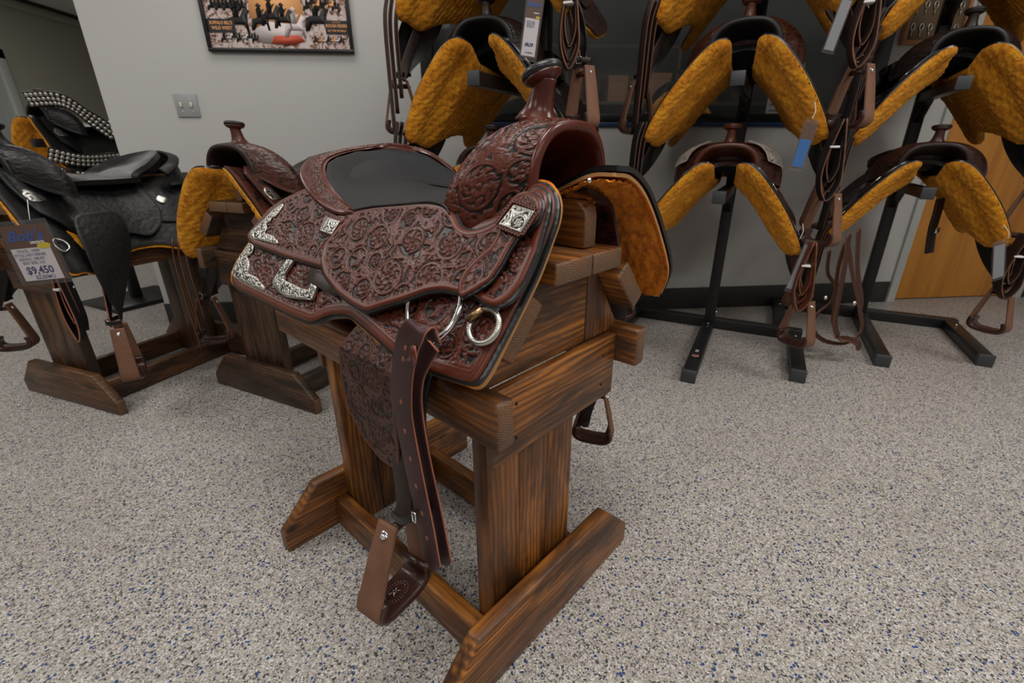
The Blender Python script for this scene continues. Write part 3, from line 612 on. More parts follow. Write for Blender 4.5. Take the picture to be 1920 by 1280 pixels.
# ================================================================== WOODEN SADDLE STANDS
def board(name, p0, p1, mat, parent, fr, bev=.005, end=None):
    V, F = box_vf(p0, p1, bev, seg=2); return mk(name, V, F, mat, parent, fr)
def wood_stand(label, fr, A, Bm, E, group=None):
    """trestle with sawbuck top: frame origin under the near foot, u towards the near end"""
    t = thing('saddle_stand', label, 'stand', (-.34, 0, 0), fr, group)
    def prism(name, poly, a0, a1, mat, bev=.005): V, F = prism_vf(poly, a0, a1, 'vz', bev, 2); return mk(name, V, F, mat, t, fr)
    foot = [(-.339, 0), (-.339, .058), (-.233, .168), (.219, .168), (.325, .061), (.325, 0)]
    prism('foot_beam', foot, -.036, 0, A, .006); prism('foot_beam', foot, -.694, -.656, A, .006)
    for v in (-.192, .124): board('stretcher', (-.655, v, 0.002), (-.037, v+.038, .098), A, t, fr)
    for u0 in (-.092, -.652):
        for k in range(3): board('post_plank', (u0, -.152+k*.0878, .002), (u0+.042, -.152+(k+1)*.0878-.0008, .60), A, t, fr, .0035)
    for v in (-.199, .229): board('side_rail', (-.80, v, .579), (.024, v+.039, .666), Bm, t, fr, .008)
    board('cross_board', (-.048, -.159, .503), (-.028, .228, .650), Bm, t, fr, .003); board('cross_board', (-.675, -.159, .503), (-.653, .228, .650), A, t, fr, .003)
    for a, c in ((-.075, -.045), (-.690, -.655)):
        prism('gable_board', [(-.157, .652), (.128, .652), (.128, .812), (-.05, .812)], a, c, Bm, .003); prism('gable_board', [(.130, .652), (.262, .652), (.172, .78), (.13, .812)], a, c, Bm, .003)
    board('shelf_board', (-.80, -.050, .815), (.012, .0545, .853), Bm, t, fr, .004); board('shelf_board', (-.80, .0565, .815), (.012, .152, .853), Bm, t, fr, .004)
    # ridge board with rounded end
    def ridge(u0, u1, rr):
        pr = [(u0, .854), (u1, .854)]+[(u1-rr+rr*math.sin(a), .938-rr+rr*math.cos(a)) for a in np.linspace(math.pi/2, 0, 7)]+[(u0, .938)]
        V, F = prism_vf(pr, .075, .113, 'uz', .004, 2); mk('ridge_board', V, F, Bm, t, fr)
    ridge(-.112, -.022, .03); ridge(-.80, -.1135, .004)
    for quad in ([(-.10, .815), (-.066, .788), (-.140, .706), (-.174, .733)], [(.20, .815), (.166, .788), (.24, .706), (.274, .733)]): 
        V, F = prism_vf(quad, -.80, .002, 'vz', .005, 2); mk('slope_board', V, F, Bm, t, fr)
    b = B()
    for v, z in ((-.10, .54), (-.10, .61), (.18, .54), (.18, .61)): b.add(*lathe_vf([(.0035, 0), (.0035, .0006)], 10, ax_from((1, 0, 0), (0, 1, 0)), (-.0275, v, z)))
    b.obj('nail', ['hole_black'], t, fr)
    return t
wood_stand('large brown wooden trestle stand in the foreground under the chestnut tooled saddle', HERO, 'wood_hero', 'wood_hero', 'wood_end')
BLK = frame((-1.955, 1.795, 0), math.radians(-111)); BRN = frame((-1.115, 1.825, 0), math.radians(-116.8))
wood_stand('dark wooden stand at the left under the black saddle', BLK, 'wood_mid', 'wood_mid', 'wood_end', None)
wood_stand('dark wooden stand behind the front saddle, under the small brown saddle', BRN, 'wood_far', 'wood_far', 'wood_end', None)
# ================================================================== THE FRONT SADDLE
CV = .05                                    # centre line of the saddle on the stand
NS = np.array([-.128, 1, -.717]); NL = np.linalg.norm(NS); NO = -NS/NL       # plane of the right-hand skirts, outward normal
E1 = unit(np.array([1., .128, 0])); E2 = unit(np.cross(NO, E1)); E2 = E2 if E2[2] < 0 else -E2
PO = np.array([-.3, -.722-.0384+.717*.85, .85])
def SKp(px, d=0.):
    P = onS(px, NS, -.722-d*NL)-PO; return np.stack([P@E1, P@E2], 1)
def wav(s, t): return .004*np.sin(s*9+1)*np.clip(t*4+.6, 0, 1)
def SK3(s, t, d): s = np.asarray(s); t = np.asarray(t); return PO+s[:, None]*E1+t[:, None]*E2+(np.asarray(d)+wav(s, t))[:, None]*NO
def mir(f):
    def q(s, t, d): V = f(s, t, d); V[:, 1] = 2*CV-V[:, 1]; return V
    return q
def zoomp(ox, oy, k, pts): return [(ox+x/k, oy+y/k) for x, y in pts]
sad = thing('western_saddle', 'chestnut floral-tooled western saddle with black seat and engraved silver corners on the front stand', 'saddle', (-.38, CV, .72), HERO)
def hs(name, px, d, mat='leather_hero', **k):
    k.setdefault('d0', d); return sheet(name, sad, SKp(px, d), SK3, mat, **k)
# --- skirts (right side seen from outside, left side from below)
skirt_px = [(1004, 338), (1028, 347), (1040, 372), (1038, 405), (1000, 505), (950, 605), (905, 690), (888, 716), (862, 712), (800, 692), (745, 668), (700, 626), (655, 588), (618, 588), (582, 604), (540, 588), (440, 538), (430, 522), (438, 495), (464, 455), (500, 400), (560, 370), (650, 412), (730, 425), (850, 430), (940, 400)]
fl_px = [(1008, 336), (1036, 344), (1047, 372), (1044, 406), (1006, 510), (956, 610), (912, 700), (892, 727), (862, 716), (800, 696), (745, 672), (700, 630), (655, 591), (618, 591), (582, 606), (540, 588), (441, 538), (432, 522), (440, 495), (466, 455), (504, 400), (560, 372), (650, 414), (730, 427), (850, 432), (940, 402)]
sheet('fleece_lining', sad, SKp(fl_px, .006), SK3, 'fleece_hero', 'edge_tan', h=.006, th=.013, rim=0, d0=.007, fuzz=.0005, r=.02, bmat='fleece_hero', grow=.003)
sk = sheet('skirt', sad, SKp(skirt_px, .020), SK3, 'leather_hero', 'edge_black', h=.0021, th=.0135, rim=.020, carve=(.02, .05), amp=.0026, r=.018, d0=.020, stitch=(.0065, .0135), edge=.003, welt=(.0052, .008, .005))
# left side, mirrored about the centre line
lf = sheet('fleece_lining', sad, [], None, None) if False else None
def TU(px, u): q = onS(px, np.array([1., 0, 0]), u); return q
# flared left-hand skirt built from its own control points (v outwards, z up, u along)
front = [(.075, .985), (.13, .978), (.19, .945), (.26, .875), (.325, .785), (.350, .725)]
G = []
for u, sp, dz, s in ((.030, 0, .0, 1.), (-.02, 0, -.004, 1.), (-.12, .012, -.035, .98), (-.30, .03, -.060, .90), (-.52, .03, -.065, .97), (-.72, .02, -.060, 1.0)):
    G.append([(u-(.02 if i == 5 else 0), CV+(v-CV)*s+sp, .70+(z-.70)*s+dz*(1-i/8)) for i, (v, z) in enumerate(front)])
G = np.array(G)
loft('fleece_lining', sad, G-np.array([0, .012, .012]), 'fleece_hero', 90, 70, fuzz=.0022)
loft('skirt', sad, G-np.array([-.002, .006, .006]), 'fleece_hero', 60, 40, th=.006, mats2=['fleece_hero', 'edge_tan'])
loft('skirt', sad, G+np.array([.004, .002, .002]), 'edge_black', 60, 40, th=.009, mats2=['leather_roll', 'edge_black'])
# --- rear jockey and its silver
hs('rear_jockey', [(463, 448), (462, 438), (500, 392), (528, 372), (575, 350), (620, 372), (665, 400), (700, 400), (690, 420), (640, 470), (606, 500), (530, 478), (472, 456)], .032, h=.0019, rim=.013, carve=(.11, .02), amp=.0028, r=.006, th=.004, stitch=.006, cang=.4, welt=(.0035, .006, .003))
def silver(name, px, d, parent=sad, th=.003, h=.0013, csc=1.9, off=(.05, .1), r=.003): return sheet(name, parent, SKp(px, d), SK3, 'silver', 'silver', h=h, th=th, rim=.0016, carve=off, amp=.0012, csc=csc, r=r, d0=d, edge=.0008)
Z1 = lambda p: zoomp(420, 360, 4.571, p)
silver('silver_corner', Z1([(218, 372), (222, 330), (300, 262), (420, 135), (500, 88), (497, 118), (455, 175), (430, 205), (400, 212), (385, 245), (350, 262), (358, 295), (352, 318), (335, 345), (370, 352), (415, 368), (425, 392), (447, 405), (445, 437), (350, 418), (240, 392)]), .0345)
silver('silver_corner', Z1([(205, 433), (252, 448), (228, 520), (188, 550), (207, 590), (205, 625), (188, 690), (240, 712), (270, 728), (285, 760), (330, 800), (322, 840), (230, 802), (78, 724), (62, 705), (72, 650), (130, 545)]), .0225)
# silver C-shaped buckle plate
C = Z1([(548, 552), (510, 578), (402, 735), (400, 782), (470, 862), (520, 893), (600, 908), (745, 922), (805, 778), (748, 752), (712, 832), (655, 822), (492, 742), (498, 700), (585, 572)])
silver('silver_buckle', C, .0275, th=.006, off=(.2, .02), r=.0025)
V, F, M = ribbon_vf(SK3(*SKp(Z1([(720, 700), (790, 740), (900, 800), (1000, 850)]), .026).T, np.full(4, .026)), E2, .026, .003); b = B(); b.add(V, F, M); b.obj('billet_strap', ['leather_dark', 'edge_black'], sad, HERO)
# scalloped concho on the rear jockey
def scallop(c0, c1, c2, c3, n=7, a=.13):   # px quad with scalloped sides
    out = []
    Q = np.array([c0, c1, c2, c3], float); cen = Q.mean(0)
    for i in range(4):
        p, q = Q[i], Q[(i+1) % 4]; L = np.linalg.norm(q-p); nr = np.array([(q-p)[1], -(q-p)[0]])/L; nr = nr if nr@((p+q)/2-cen) > 0 else -nr
        for k in range(n*4): t_ = k/(n*4); out.append(p+(q-p)*t_+nr*L/n*.42*abs(math.sin(t_*n*math.pi)))
    return out
ped = hs('scallop_patch', scallop(*Z1([(862, 185), (1010, 240), (925, 378), (805, 330)]), n=7), .0365, 'leather_roll', h=.0016, th=.003, rim=0, r=.0006)
silver('concho', Z1([(885, 214), (990, 246), (917, 360), (822, 326)]), .0395, parent=ped, off=(.02, .2), r=.001, h=.0011)
# --- seat jockey: the large tooled panel
jk = [(668, 392), (700, 385), (750, 381), (800, 378), (830, 382), (850, 398), (862, 425), (880, 432), (910, 425), (945, 402), (985, 366), (1000, 350), (1016, 352), (1026, 366), (1024, 392), (1002, 470), (975, 530), (950, 560), (925, 573), (905, 566), (885, 550), (862, 549), (830, 541), (800, 545), (755, 562), (686, 584), (660, 570), (632, 548), (606, 516), (598, 488), (606, 455), (632, 426)]
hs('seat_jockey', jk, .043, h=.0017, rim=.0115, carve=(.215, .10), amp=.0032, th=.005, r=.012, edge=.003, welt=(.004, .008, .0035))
# latigo keeper with concho on the front of the jockey
Z3 = lambda p: zoomp(840, 340, 3.555, p)
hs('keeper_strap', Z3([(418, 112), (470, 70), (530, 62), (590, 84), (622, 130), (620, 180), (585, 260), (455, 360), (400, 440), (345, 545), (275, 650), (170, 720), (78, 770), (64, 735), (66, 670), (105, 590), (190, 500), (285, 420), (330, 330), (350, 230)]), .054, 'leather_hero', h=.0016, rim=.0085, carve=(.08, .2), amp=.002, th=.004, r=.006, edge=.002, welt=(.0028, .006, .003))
hs('keeper_slot', Z3([(175, 598), (190, 578), (215, 574), (232, 588), (225, 608), (200, 620), (182, 614)]), .0548, 'hole_black', h=.003, rim=0, th=.0012, r=.003)
ped = hs('scallop_patch', scallop(*Z3([(432, 128), (598, 188), (484, 356), (316, 288)]), n=8), .0585, 'leather_roll', h=.0016, th=.0035, rim=0, r=.0006)
bb = B()
Q = np.array(scallop(*Z3([(432, 128), (598, 188), (484, 356), (316, 288)]), n=8)); 
for i in range(2, len(Q), 4):
    c = SKp([Q[i]*.93+Q.mean(0)*.07], .060)[0]; P = SK3([c[0]], [c[1]], [.0602])[0]; bb.add(*lathe_vf([(.0034, -.001), (.0034, .0006), (.002, .0012), (.002, .0002), (.0004, .0001)], 9, ax_from(NO), P))
bb.obj('edge_beads', ['leather_roll'], ped, HERO)['kind'] = 'stuff'
silver('concho', Z3([(436, 150), (574, 192), (480, 334), (336, 278)]), .0625, parent=ped, off=(.13, .13), csc=1.5, r=.001, h=.0011)
# --- horn, fork, seat, cantle roll
def arch(W, zb, zt, u, bul=0., n=11, p=.75, lean=0., zr=None, cv=0.):
    out = []
    for k in range(n):
        th = math.pi*(1-k/(n-1)); c, s = math.cos(th), math.sin(th)
        v = math.copysign(abs(c)**p, c)*W*(1+bul*math.sin(2*min(th, math.pi-th))); z = zb+(zt-zb)*abs(s)**.85
        out.append((u+lean*abs(c)**2, cv+v, z))
    return out
def fork(parent, cv, dz, mats, fine=True, carve=(.0, .0), fr=HERO, nu=150, nv=330, csc=.9, sy=1.):
    st = [(-.075, .088, .945, 1.036, 0), (-.046, .094, .950, 1.052, 0), (-.038, .106, .950, 1.060, 0), (-.055, .124, .935, 1.067, .02), (-.085, .152, .905, 1.070, .05), (-.118, .172, .888, 1.062, .05), (-.146, .178, .880, 1.042, .05), (-.170, .170, .878, 1.008, .04), (-.182, .150, .880, .965, .02)]
    G = [[(p[0], p[1]*sy+cv, p[2]+dz) for p in arch(w, zb, zt, u, bu, lean=(-.004 if i < 4 else -.008))] for i, (u, w, zb, zt, bu) in enumerate(st)]
    G = np.array(G)[::-1]
    f = loft('fork', parent, G, mats[0], nu, nv, carve=carve if fine else None, amp=.0030, rimu=.022 if fine else 0, rimv=.008, csc=csc, fr=fr)
    if fine:   # smooth binding at the gullet
        a = f.data.attributes['dye']
    # gullet lip and inner tunnel
    A = [[(p[0], p[1]*sy+cv, p[2]+dz) for p in arch(w, zb, zt, u, 0, lean=-.004)] for u, w, zb, zt in ((-.066, .102, .940, 1.050), (-.038, .108, .945, 1.064), (-.030, .100, .948, 1.058), (-.034, .090, .950, 1.047), (-.065, .084, .945, 1.036), (-.20, .075, .93, 1.00))]
    loft('gullet_binding', parent, np.array(A[::-1]), mats[1], 40, 60, fr=fr)
    return f
fork(sad, CV, 0, ('leather_hero', 'leather_roll'), csc=.74, carve=(.03, .06))
def horn(parent, c, mats, fr=HERO, lean=(-.0, 0, 1), tilt=None, s=1., cs=1.):
    z = unit(np.array(lean)); A = ax_from(z); b = B()
    b.add(*lathe_vf([(.040*s, -.018), (.033*s, -.008), (.027*s, 0), (.0235*s, .008), (.0215*s, .018), (.0198*s, .030), (.0195*s, .040), (.021*s, .047), (.018*s, .050)], 32, A, c)); h = b.obj('horn', [mats[0]], parent, fr)
    top = np.array(c)+z*.044; t2 = unit(np.array(tilt)) if tilt is not None else z; A2 = ax_from(t2); b = B()
    b.add(*lathe_vf([(.018*cs, -.006), (.030*cs, -.002), (.0405*cs, .003), (.0425*cs, .006)], 36, A2, top, (1.0, 1.12)), m=0)
    b.add(*lathe_vf([(.0425*cs, .006), (.0445*cs, .009), (.0455*cs, .013), (.0435*cs, .0175), (.039*cs, .0195)], 36, A2, top, (1.0, 1.12)), m=1); b.add(*lathe_vf([(.039*cs, .0195), (.02*cs, .022), (.002, .0225)], 36, A2, top, (1, 1.12)), m=0); b.obj('horn_cap', [mats[0], mats[1]], h, fr)
hb = atV(1011, 212, CV-.012); ht = atV(1019, 166, CV-.012)
horn(sad, hb+np.array([0, 0, .004]), ('leather_roll', 'edge_black'), lean=unit(ht-hb), tilt=(-.42, -.10, 1), s=.96, cs=.72)
# seat
def tri(px, v): return np.array([atV(x, y, q) for (x, y), q in zip(px, v)])
inner = tri([(668, 397), (645, 378), (622, 350), (611, 326), (614, 306), (632, 294), (668, 284), (735, 277), (800, 290), (850, 322)], [-.150, -.152, -.140, -.118, -.085, -.045, .02, .11, .18, .225])
rightb = SK3(*SKp([(668, 397), (700, 391), (750, 387), (800, 383), (825, 386), (840, 395), (848, 410)], .040).T, np.full(7, .040))
inner[0] = rightb[0]
leftb = rightb.copy(); leftb[:, 1] = 2*CV-leftb[:, 1]
ctr = np.array([(-.60, CV, .985), (-.55, CV, .962), (-.47, CV, .945), (-.38, CV, .940), (-.30, CV, .944), (-.22, CV, .958), (-.15, CV, .975), (-.47, -.05, .942), (-.38, -.06, .938), (-.28, -.05, .943), (-.20, -.05, .95), (-.47, .15, .942), (-.38, .16, .938), (-.28, .15, .943), (-.54, -.04, .956), (-.54, .14, .958)])
P = np.vstack([inner, rightb[1:], leftb[1:], ctr])
def tps(P):
    n = len(P); r = np.linalg.norm(P[:, None, :2]-P[None, :, :2], axis=2); K = np.where(r > 0, r*r*np.log(r+1e-12), 0)+np.eye(n)*1.2e-3; A = np.zeros((n+3, n+3)); A[:n, :n] = K; A[:n, n:] = np.c_[np.ones(n), P[:, :2]]; A[n:, :n] = A[:n, n:].T
    w = np.linalg.solve(A, np.r_[P[:, 2], 0, 0, 0])
    def f(x, y):
        r = np.hypot(np.asarray(x)[:, None]-P[None, :, 0], np.asarray(y)[:, None]-P[None, :, 1]); return np.where(r > 0, r*r*np.log(r+1e-12), 0)@w[:n]+w[n]+w[n+1]*np.asarray(x)+w[n+2]*np.asarray(y)
    return f
zs = tps(P)
outline = np.vstack([rightb[::-1][:, :2], inner[1:, :2], leftb[1:, :2]])
sheet('seat', sad, outline, lambda x, y, d: np.stack([x, y, zs(x, y)+d], 1), 'suede_black', 'suede_black', h=.006, th=.012, rim=0, r=.006, d0=.002)
# braided lacing along the seat's lower edge
b = B(); L = catmull(rightb+NO*.003+np.array([0, 0, .002]), 60); L = L[:-4]
for i in range(0, len(L)-1): 
    for q in (0, .5):
        p = L[i]*(1-q)+L[i+1]*q; dd = unit(L[i+1]-L[i]); b.add(*tube_vf([p-dd*.0022-E2*.0025, p+NO*.0012, p+dd*.0022+E2*.0025], [.0008, .0017, .0008], 5))
b.obj('seat_lacing', ['leather_black'], sad, HERO)['kind'] = 'stuff'
# cantle roll: inner edge, tooled top, smooth outer roll
outer = tri([(669, 403), (628, 396), (592, 374), (568, 344), (563, 318), (580, 299), (640, 281), (735, 271), (803, 284), (853, 318)], [-.158, -.172, -.172, -.150, -.118, -.07, .01, .11, .19, .24])
m1 = inner*.7+outer*.3+np.array([0, 0, .004]); m2 = inner*.38+outer*.62+np.array([0, 0, .003])
low = outer+np.array([.004, .006, -.012]); low2 = inner*.45+outer*.55+np.array([0, .002, -.020]); low3 = inner*.9+outer*.1+np.array([0, .0, -.016])
kk = np.clip(np.arange(10)/1.5, .0, 1)[:, None]
def sq(a, b_): return a*(1-.0)+0*b_
G = np.array([low3*kk+inner*(1-kk), low2*kk+outer*(1-kk), low*kk+outer*(1-kk), outer, m2*kk+outer*(1-kk)*.5+inner*(1-kk)*.5, m1*kk+inner*(1-kk), inner+np.array([0, 0, .002])])
Gt = np.array([outer*.94+inner*.06+np.array([0, 0, .0012]), outer*.55+inner*.45+np.array([0, 0, .0062]), inner*.86+outer*.14+np.array([0, 0, .0045])])
loft('cantle_roll', sad, G, 'leather_roll', 70, 200)
loft('cantle_tooling', sad, (Gt*kk[None]+(inner+outer)[None]/2*(1-kk[None]))+np.array([0, 0, .0005]), 'leather_hero', 44, 330, carve=(.1, .27), amp=.002, rimu=.002, rimv=.01, csc=1.6)
# cantle back
back = [outer-np.array([0, 0, .004]), outer*.6+inner*.4-np.array([-.01, 0, .035]), outer*.5+inner*.5-np.array([-.02, 0, .085])]
loft('cantle_back', sad, np.array(back)[:, 1:], 'leather_hero', 30, 120, carve=(.2, .2), amp=.0015, rimu=.006)
# left-hand seat jockey
G = [[(u, CV+(v-CV)*s, z+dz) for v, z in ((.10, .952), (.19, .925), (.235, .865), (.262, .80))] for u, s, dz in ((-.03, .8, .0), (-.15, .95, 0), (-.35, 1.0, -.01), (-.55, .98, .0), (-.72, 1.0, .01))]
loft('seat_jockey', sad, G, 'leather_hero', 40, 40, carve=(0, 0), amp=.001, th=.006, rimu=.01, rimv=.01)
# --- fender, stirrup leather, straps (right side hangs nearly plumb)
VF = -.268
def VP(px, v): P = onS(px, np.array([0, 1., 0]), v); return P[:, [0, 2]]
def V3(v, k=0.): return lambda s, t, d: np.stack([s, v-np.asarray(d)+.8*np.clip(np.asarray(t)-.69, 0, 1), t], 1)
fen = [(664, 562), (700, 560), (752, 566), (748, 605), (738, 660), (735, 720), (740, 780), (747, 850), (748, 886), (738, 880), (712, 862), (682, 824), (652, 768), (638, 712), (633, 650), (640, 605)]
sheet('fender', sad, VP(fen, VF), V3(VF), 'leather_fender', 'leather_dark', h=.0018, th=.005, rim=.008, carve=(.07, .03), amp=.0024, r=.01, d0=0, cang=1.3)
V, F, M = ribbon_vf(catmull([(-.225, VF+.10, .76), (-.205, VF+.03, .63), (-.16, VF+.005, .52), (-.125, VF-.015, .455), (-.12, VF-.03, .43)], 30), (1, 0, 0), .040, .005); b = B(); b.add(V, F, M); b.obj('stirrup_leather', ['leather_dark', 'leather_black'], sad, HERO)
V, F, M = ribbon_vf(catmull([(-.15, VF+.10, .74), (-.13, VF+.035, .62), (-.10, VF+.015, .50), (-.105, VF-.005, .43)], 30), (1, 0, 0), .040, .004); b = B(); b.add(V, F, M); b.obj('stirrup_leather', ['leather_black', 'leather_black'], sad, HERO)
# chrome rigging ring
Z5 = lambda p: zoomp(620, 540, 3.765, p)
rp_ = [(869, 550), (864, 582), (848, 615), (822, 638), (795, 646), (778, 632), (770, 600), (774, 560), (800, 535), (840, 532)]; c2 = SKp(rp_, .028); P = SK3(c2[:, 0], c2[:, 1], np.full(len(c2), .032)); P = catmull(np.vstack([P, P[:1]]), 72)[:-1]
b = B(); b.add(*tube_vf(P, np.r_[np.full(40, .0050), np.full(len(P)-40, .0036)], 12, True)); b.obj('rigging_ring', ['chrome'], sad, HERO)
# engraved rear dee with brass-coloured tab
a = np.linspace(0, 2*math.pi, 49)[:-1]; cc = Z5([(1072, 262)])[0]; c0 = SKp([cc], .030)[0]; P = SK3(c0[0]+.0245*np.cos(a), c0[1]+.026*np.sin(a), np.full(48, .028)); b = B(); V, F = tube_vf(P, .0046, 10, True); b.add(V, F); ring = b.obj('dee_ring', ['silver'], sad, HERO)
bb = B()
for i in range(0, 48, 1): bb.add(*lathe_vf([(.0018, 0), (.0012, .0014), (.0002, .002)], 5, ax_from(NO), P[i]+NO*.0040))
bb.obj('engraving', ['silver'], ring, HERO)['kind'] = 'stuff'
c1 = SKp(Z5([(978, 232), (1078, 152)]), .03); P = SK3(c1[:, 0], c1[:, 1], np.full(2, .034)); b = B(); b.add(*tube_vf(P, .0062, 14)); b.obj('dee_tab', ['brass'], sad, HERO)
# latigo: strap doubled over the ring
def strap3(name, px, vs, w, th, mats, wd=(1, 0, 0), n=60, holes=None, parent=sad):
    P = catmull(np.array([atV(x, y, v) for (x, y), v in zip(px, vs)]), n); V, F, M = ribbon_vf(P, wd, w, th); b = B(); b.add(V, F, M); o = b.obj(name, mats, parent, HERO); return o, P
lw = unit(np.array([.93, .12, 0])); 
def ends(P, w):                   # tapered round end
    d = np.r_[0, np.cumsum(np.linalg.norm(np.diff(P, axis=0), axis=1))]; q = np.clip((d[-1]-d)/(w*.5), 0, 1); return w*np.sqrt(np.clip(1-(1-q)**2, .12, 1))
def latigo(px, vs, w=.040, th=.0045):
    P = catmull(np.array([atV(x, y, v) for (x, y), v in zip(px, vs)]), 90); V, F, M = ribbon_vf(P, lw, ends(P, w), th); b = B(); b.add(V, F, M); return b.obj('latigo', ['latigo', 'latigo_edge'], sad, HERO), P
o, PL1 = latigo([(806, 636), (795, 612), (783, 613), (766, 640), (757, 680), (754, 720), (757, 780), (776, 880), (797, 980), (813, 1066)], [-.262, -.272, -.286, -.292, -.290, -.286, -.282, -.280, -.278, -.276])
b = B()
for x, y in ((776, 652), (763, 672), (755, 754), (760, 812), (769, 864), (780, 914), (790, 958), (799, 1003)):
    k = int(np.argmin(np.abs(np.array([((lambda P_: 640-FPX*((P_-CS)@RS[1])/((P_-CS)@RS[2]))(p)) for p in PL1])-y)+np.arange(len(PL1))*0)); p = PL1[k]
    T = unit(PL1[min(k+1, len(PL1)-1)]-PL1[k-1]); nn = unit(np.cross(T, lw)); nn = nn if nn[1] < 0 else -nn
    h_ = B(); h_.add(*lathe_vf([(.0036, 0), (.0036, .0003), (.001, .0001)], 10, ax_from(nn, T), p+nn*.0023, (1.5, .8))); h_.obj('strap_hole', ['hole_dark'], o, HERO)
o, PL2 = latigo([(806, 640), (790, 668), (776, 706), (775, 760), (790, 850), (812, 950), (834, 1058)], [-.258, -.262, -.266, -.266, -.262, -.258, -.256])
V, F, M = ribbon_vf([(PL1[6]+PL1[7])/2+np.array([-.012, -.004, 0])+np.array(q) for q in ((-.006, 0, -.02), (0, -.002, .004), (.008, -.001, -.012), (.01, 0, -.04))], (0, 0, 1), .008, .0025); b = B(); 
b.add(*ribbon_vf([atV(776, 650, -.294), atV(769, 672, -.296), atV(762, 678, -.293)], (1, 0, .3), .007, .002)); b.add(*ribbon_vf([atV(776, 648, -.294), atV(778, 670, -.296), atV(776, 684, -.294)], (1, 0, 0), .007, .002)); b.obj('saddle_string', ['leather_roll', 'latigo_edge'], sad, HERO)
# --- stirrup (right)
def stirrup(parent, fr, X, axes, s=1., mats=('stirrup_tan', 'stirrup_tan', 'stirrup_tread', 'chrome'), tread_logo=True, w0=.030, w1=.052):
    """X top middle; axes rows: across, width (tread depth), up"""
    A = np.array(axes); f = lambda p: np.array(X)+(np.array(p)*s)@A
    path = [(-.026, 0, 0), (-.034, 0, -.03), (-.044, 0, -.07), (-.054, 0, -.115), (-.060, 0, -.145), (-.055, 0, -.162), (-.036, 0, -.172), (0, 0, -.175), (.036, 0, -.172), (.055, 0, -.162), (.060, 0, -.145), (.054, 0, -.115), (.044, 0, -.07), (.034, 0, -.03), (.026, 0, 0)]
    P = catmull([f(p) for p in path], 84); q = np.linspace(0, 1, len(P)); w = (w0+(w1-w0)*np.clip(1-np.abs(q-.5)*2, 0, .6)/.6)*s
    V, F, M = ribbon_vf(P, A[1], w, .0075*s); b = B(); b.add(V, F, M); st = b.obj('stirrup', [mats[0], mats[1]], parent, fr)
    Pt = catmull([f(p) for p in [(-.050, 0, -.128), (-.054, 0, -.150), (-.040, 0, -.166), (0, 0, -.170), (.040, 0, -.166), (.054, 0, -.150), (.050, 0, -.128)]], 48)
    V, F, M = ribbon_vf(Pt, A[1], (w1+.005)*s, .017*s); b = B(); b.add(V, F, M); tr = b.obj('tread_cover', [mats[2], mats[2]], st, fr)
    if tread_logo:
        b = B()
        for k in range(30):
            a = k*2*math.pi/30; b.add(*lathe_vf([(.0009, 0), (.0006, .0008)], 5, ax_from(A[2]), f((.026*math.cos(a), .015*math.sin(a), -.1605))))
        for k in range(26):
            a = k*2*math.pi/26; b.add(*lathe_vf([(.0007, 0), (.0005, .0008)], 5, ax_from(A[2]), f((.021*math.cos(a), .011*math.sin(a), -.1605))))
        for pts in ([(-.008, -.004), (.0, .006), (.008, -.004)], [(-.005, 0), (.005, 0)], [(-.01, .006), (-.004, .004)], [(.004, .004), (.01, .006)]):
            b.add(*tube_vf([f((x, y, -.1605)) for x, y in pts], .0007, 5))
        b.obj('stamped_mark', ['silver_far'], tr, fr)['kind'] = 'stuff'
    for sg in (-1, 1):
        b = B(); c = f((sg*.0305, 0, -.018)); nrm = A[0]*sg; b.add(*lathe_vf([(.0095, 0), (.0095, .002), (.006, .003), (.006, .003)], 16, ax_from(nrm), c+nrm*.002)); b.add(*lathe_vf([(.0062, .002), (.0062, .007), (.003, .008)], 6, ax_from(nrm), c+nrm*.002)); b.obj('bolt', [mats[3]], st, fr)
    b = B(); b.add(*tube_vf([f((-.03, 0, -.018)), f((.03, 0, -.018))], .008*s, 10)); b.obj('stirrup_pin', [mats[2]], st, fr)
    return st
# right stirrup kicks out towards the viewer
nt = atV(723, 985, -.322); nb = atV(716, 1130, -.345)
up = unit(nt-nb); ac = np.array([-.21, .96, 0]); ac = unit(ac-(ac@up)*up); wd = np.cross(up, ac)
top = nt+ac*.036
stirrup(sad, HERO, top, (ac, wd, up), 1.12, w0=.036, w1=.050)
V, F, M = ribbon_vf(catmull([atV(736, 964, -.315), atV(752, 976, -.325), atV(776, 970, -.318), atV(782, 962, -.30)], 16), up, .012, .003); b = B(); b.add(V, F, M); o = b.obj('hobble_strap', ['leather_black', 'leather_black'], sad, HERO)
bk = atV(776, 969, -.322); b = B(); q = [bk+np.array(x) for x in ((-.004, 0, -.009), (.004, 0, -.009), (.004, 0, .009), (-.004, 0, .009))]; b.add(*tube_vf(q, .0012, 6, True)); b.obj('buckle', ['chrome'], o, HERO)
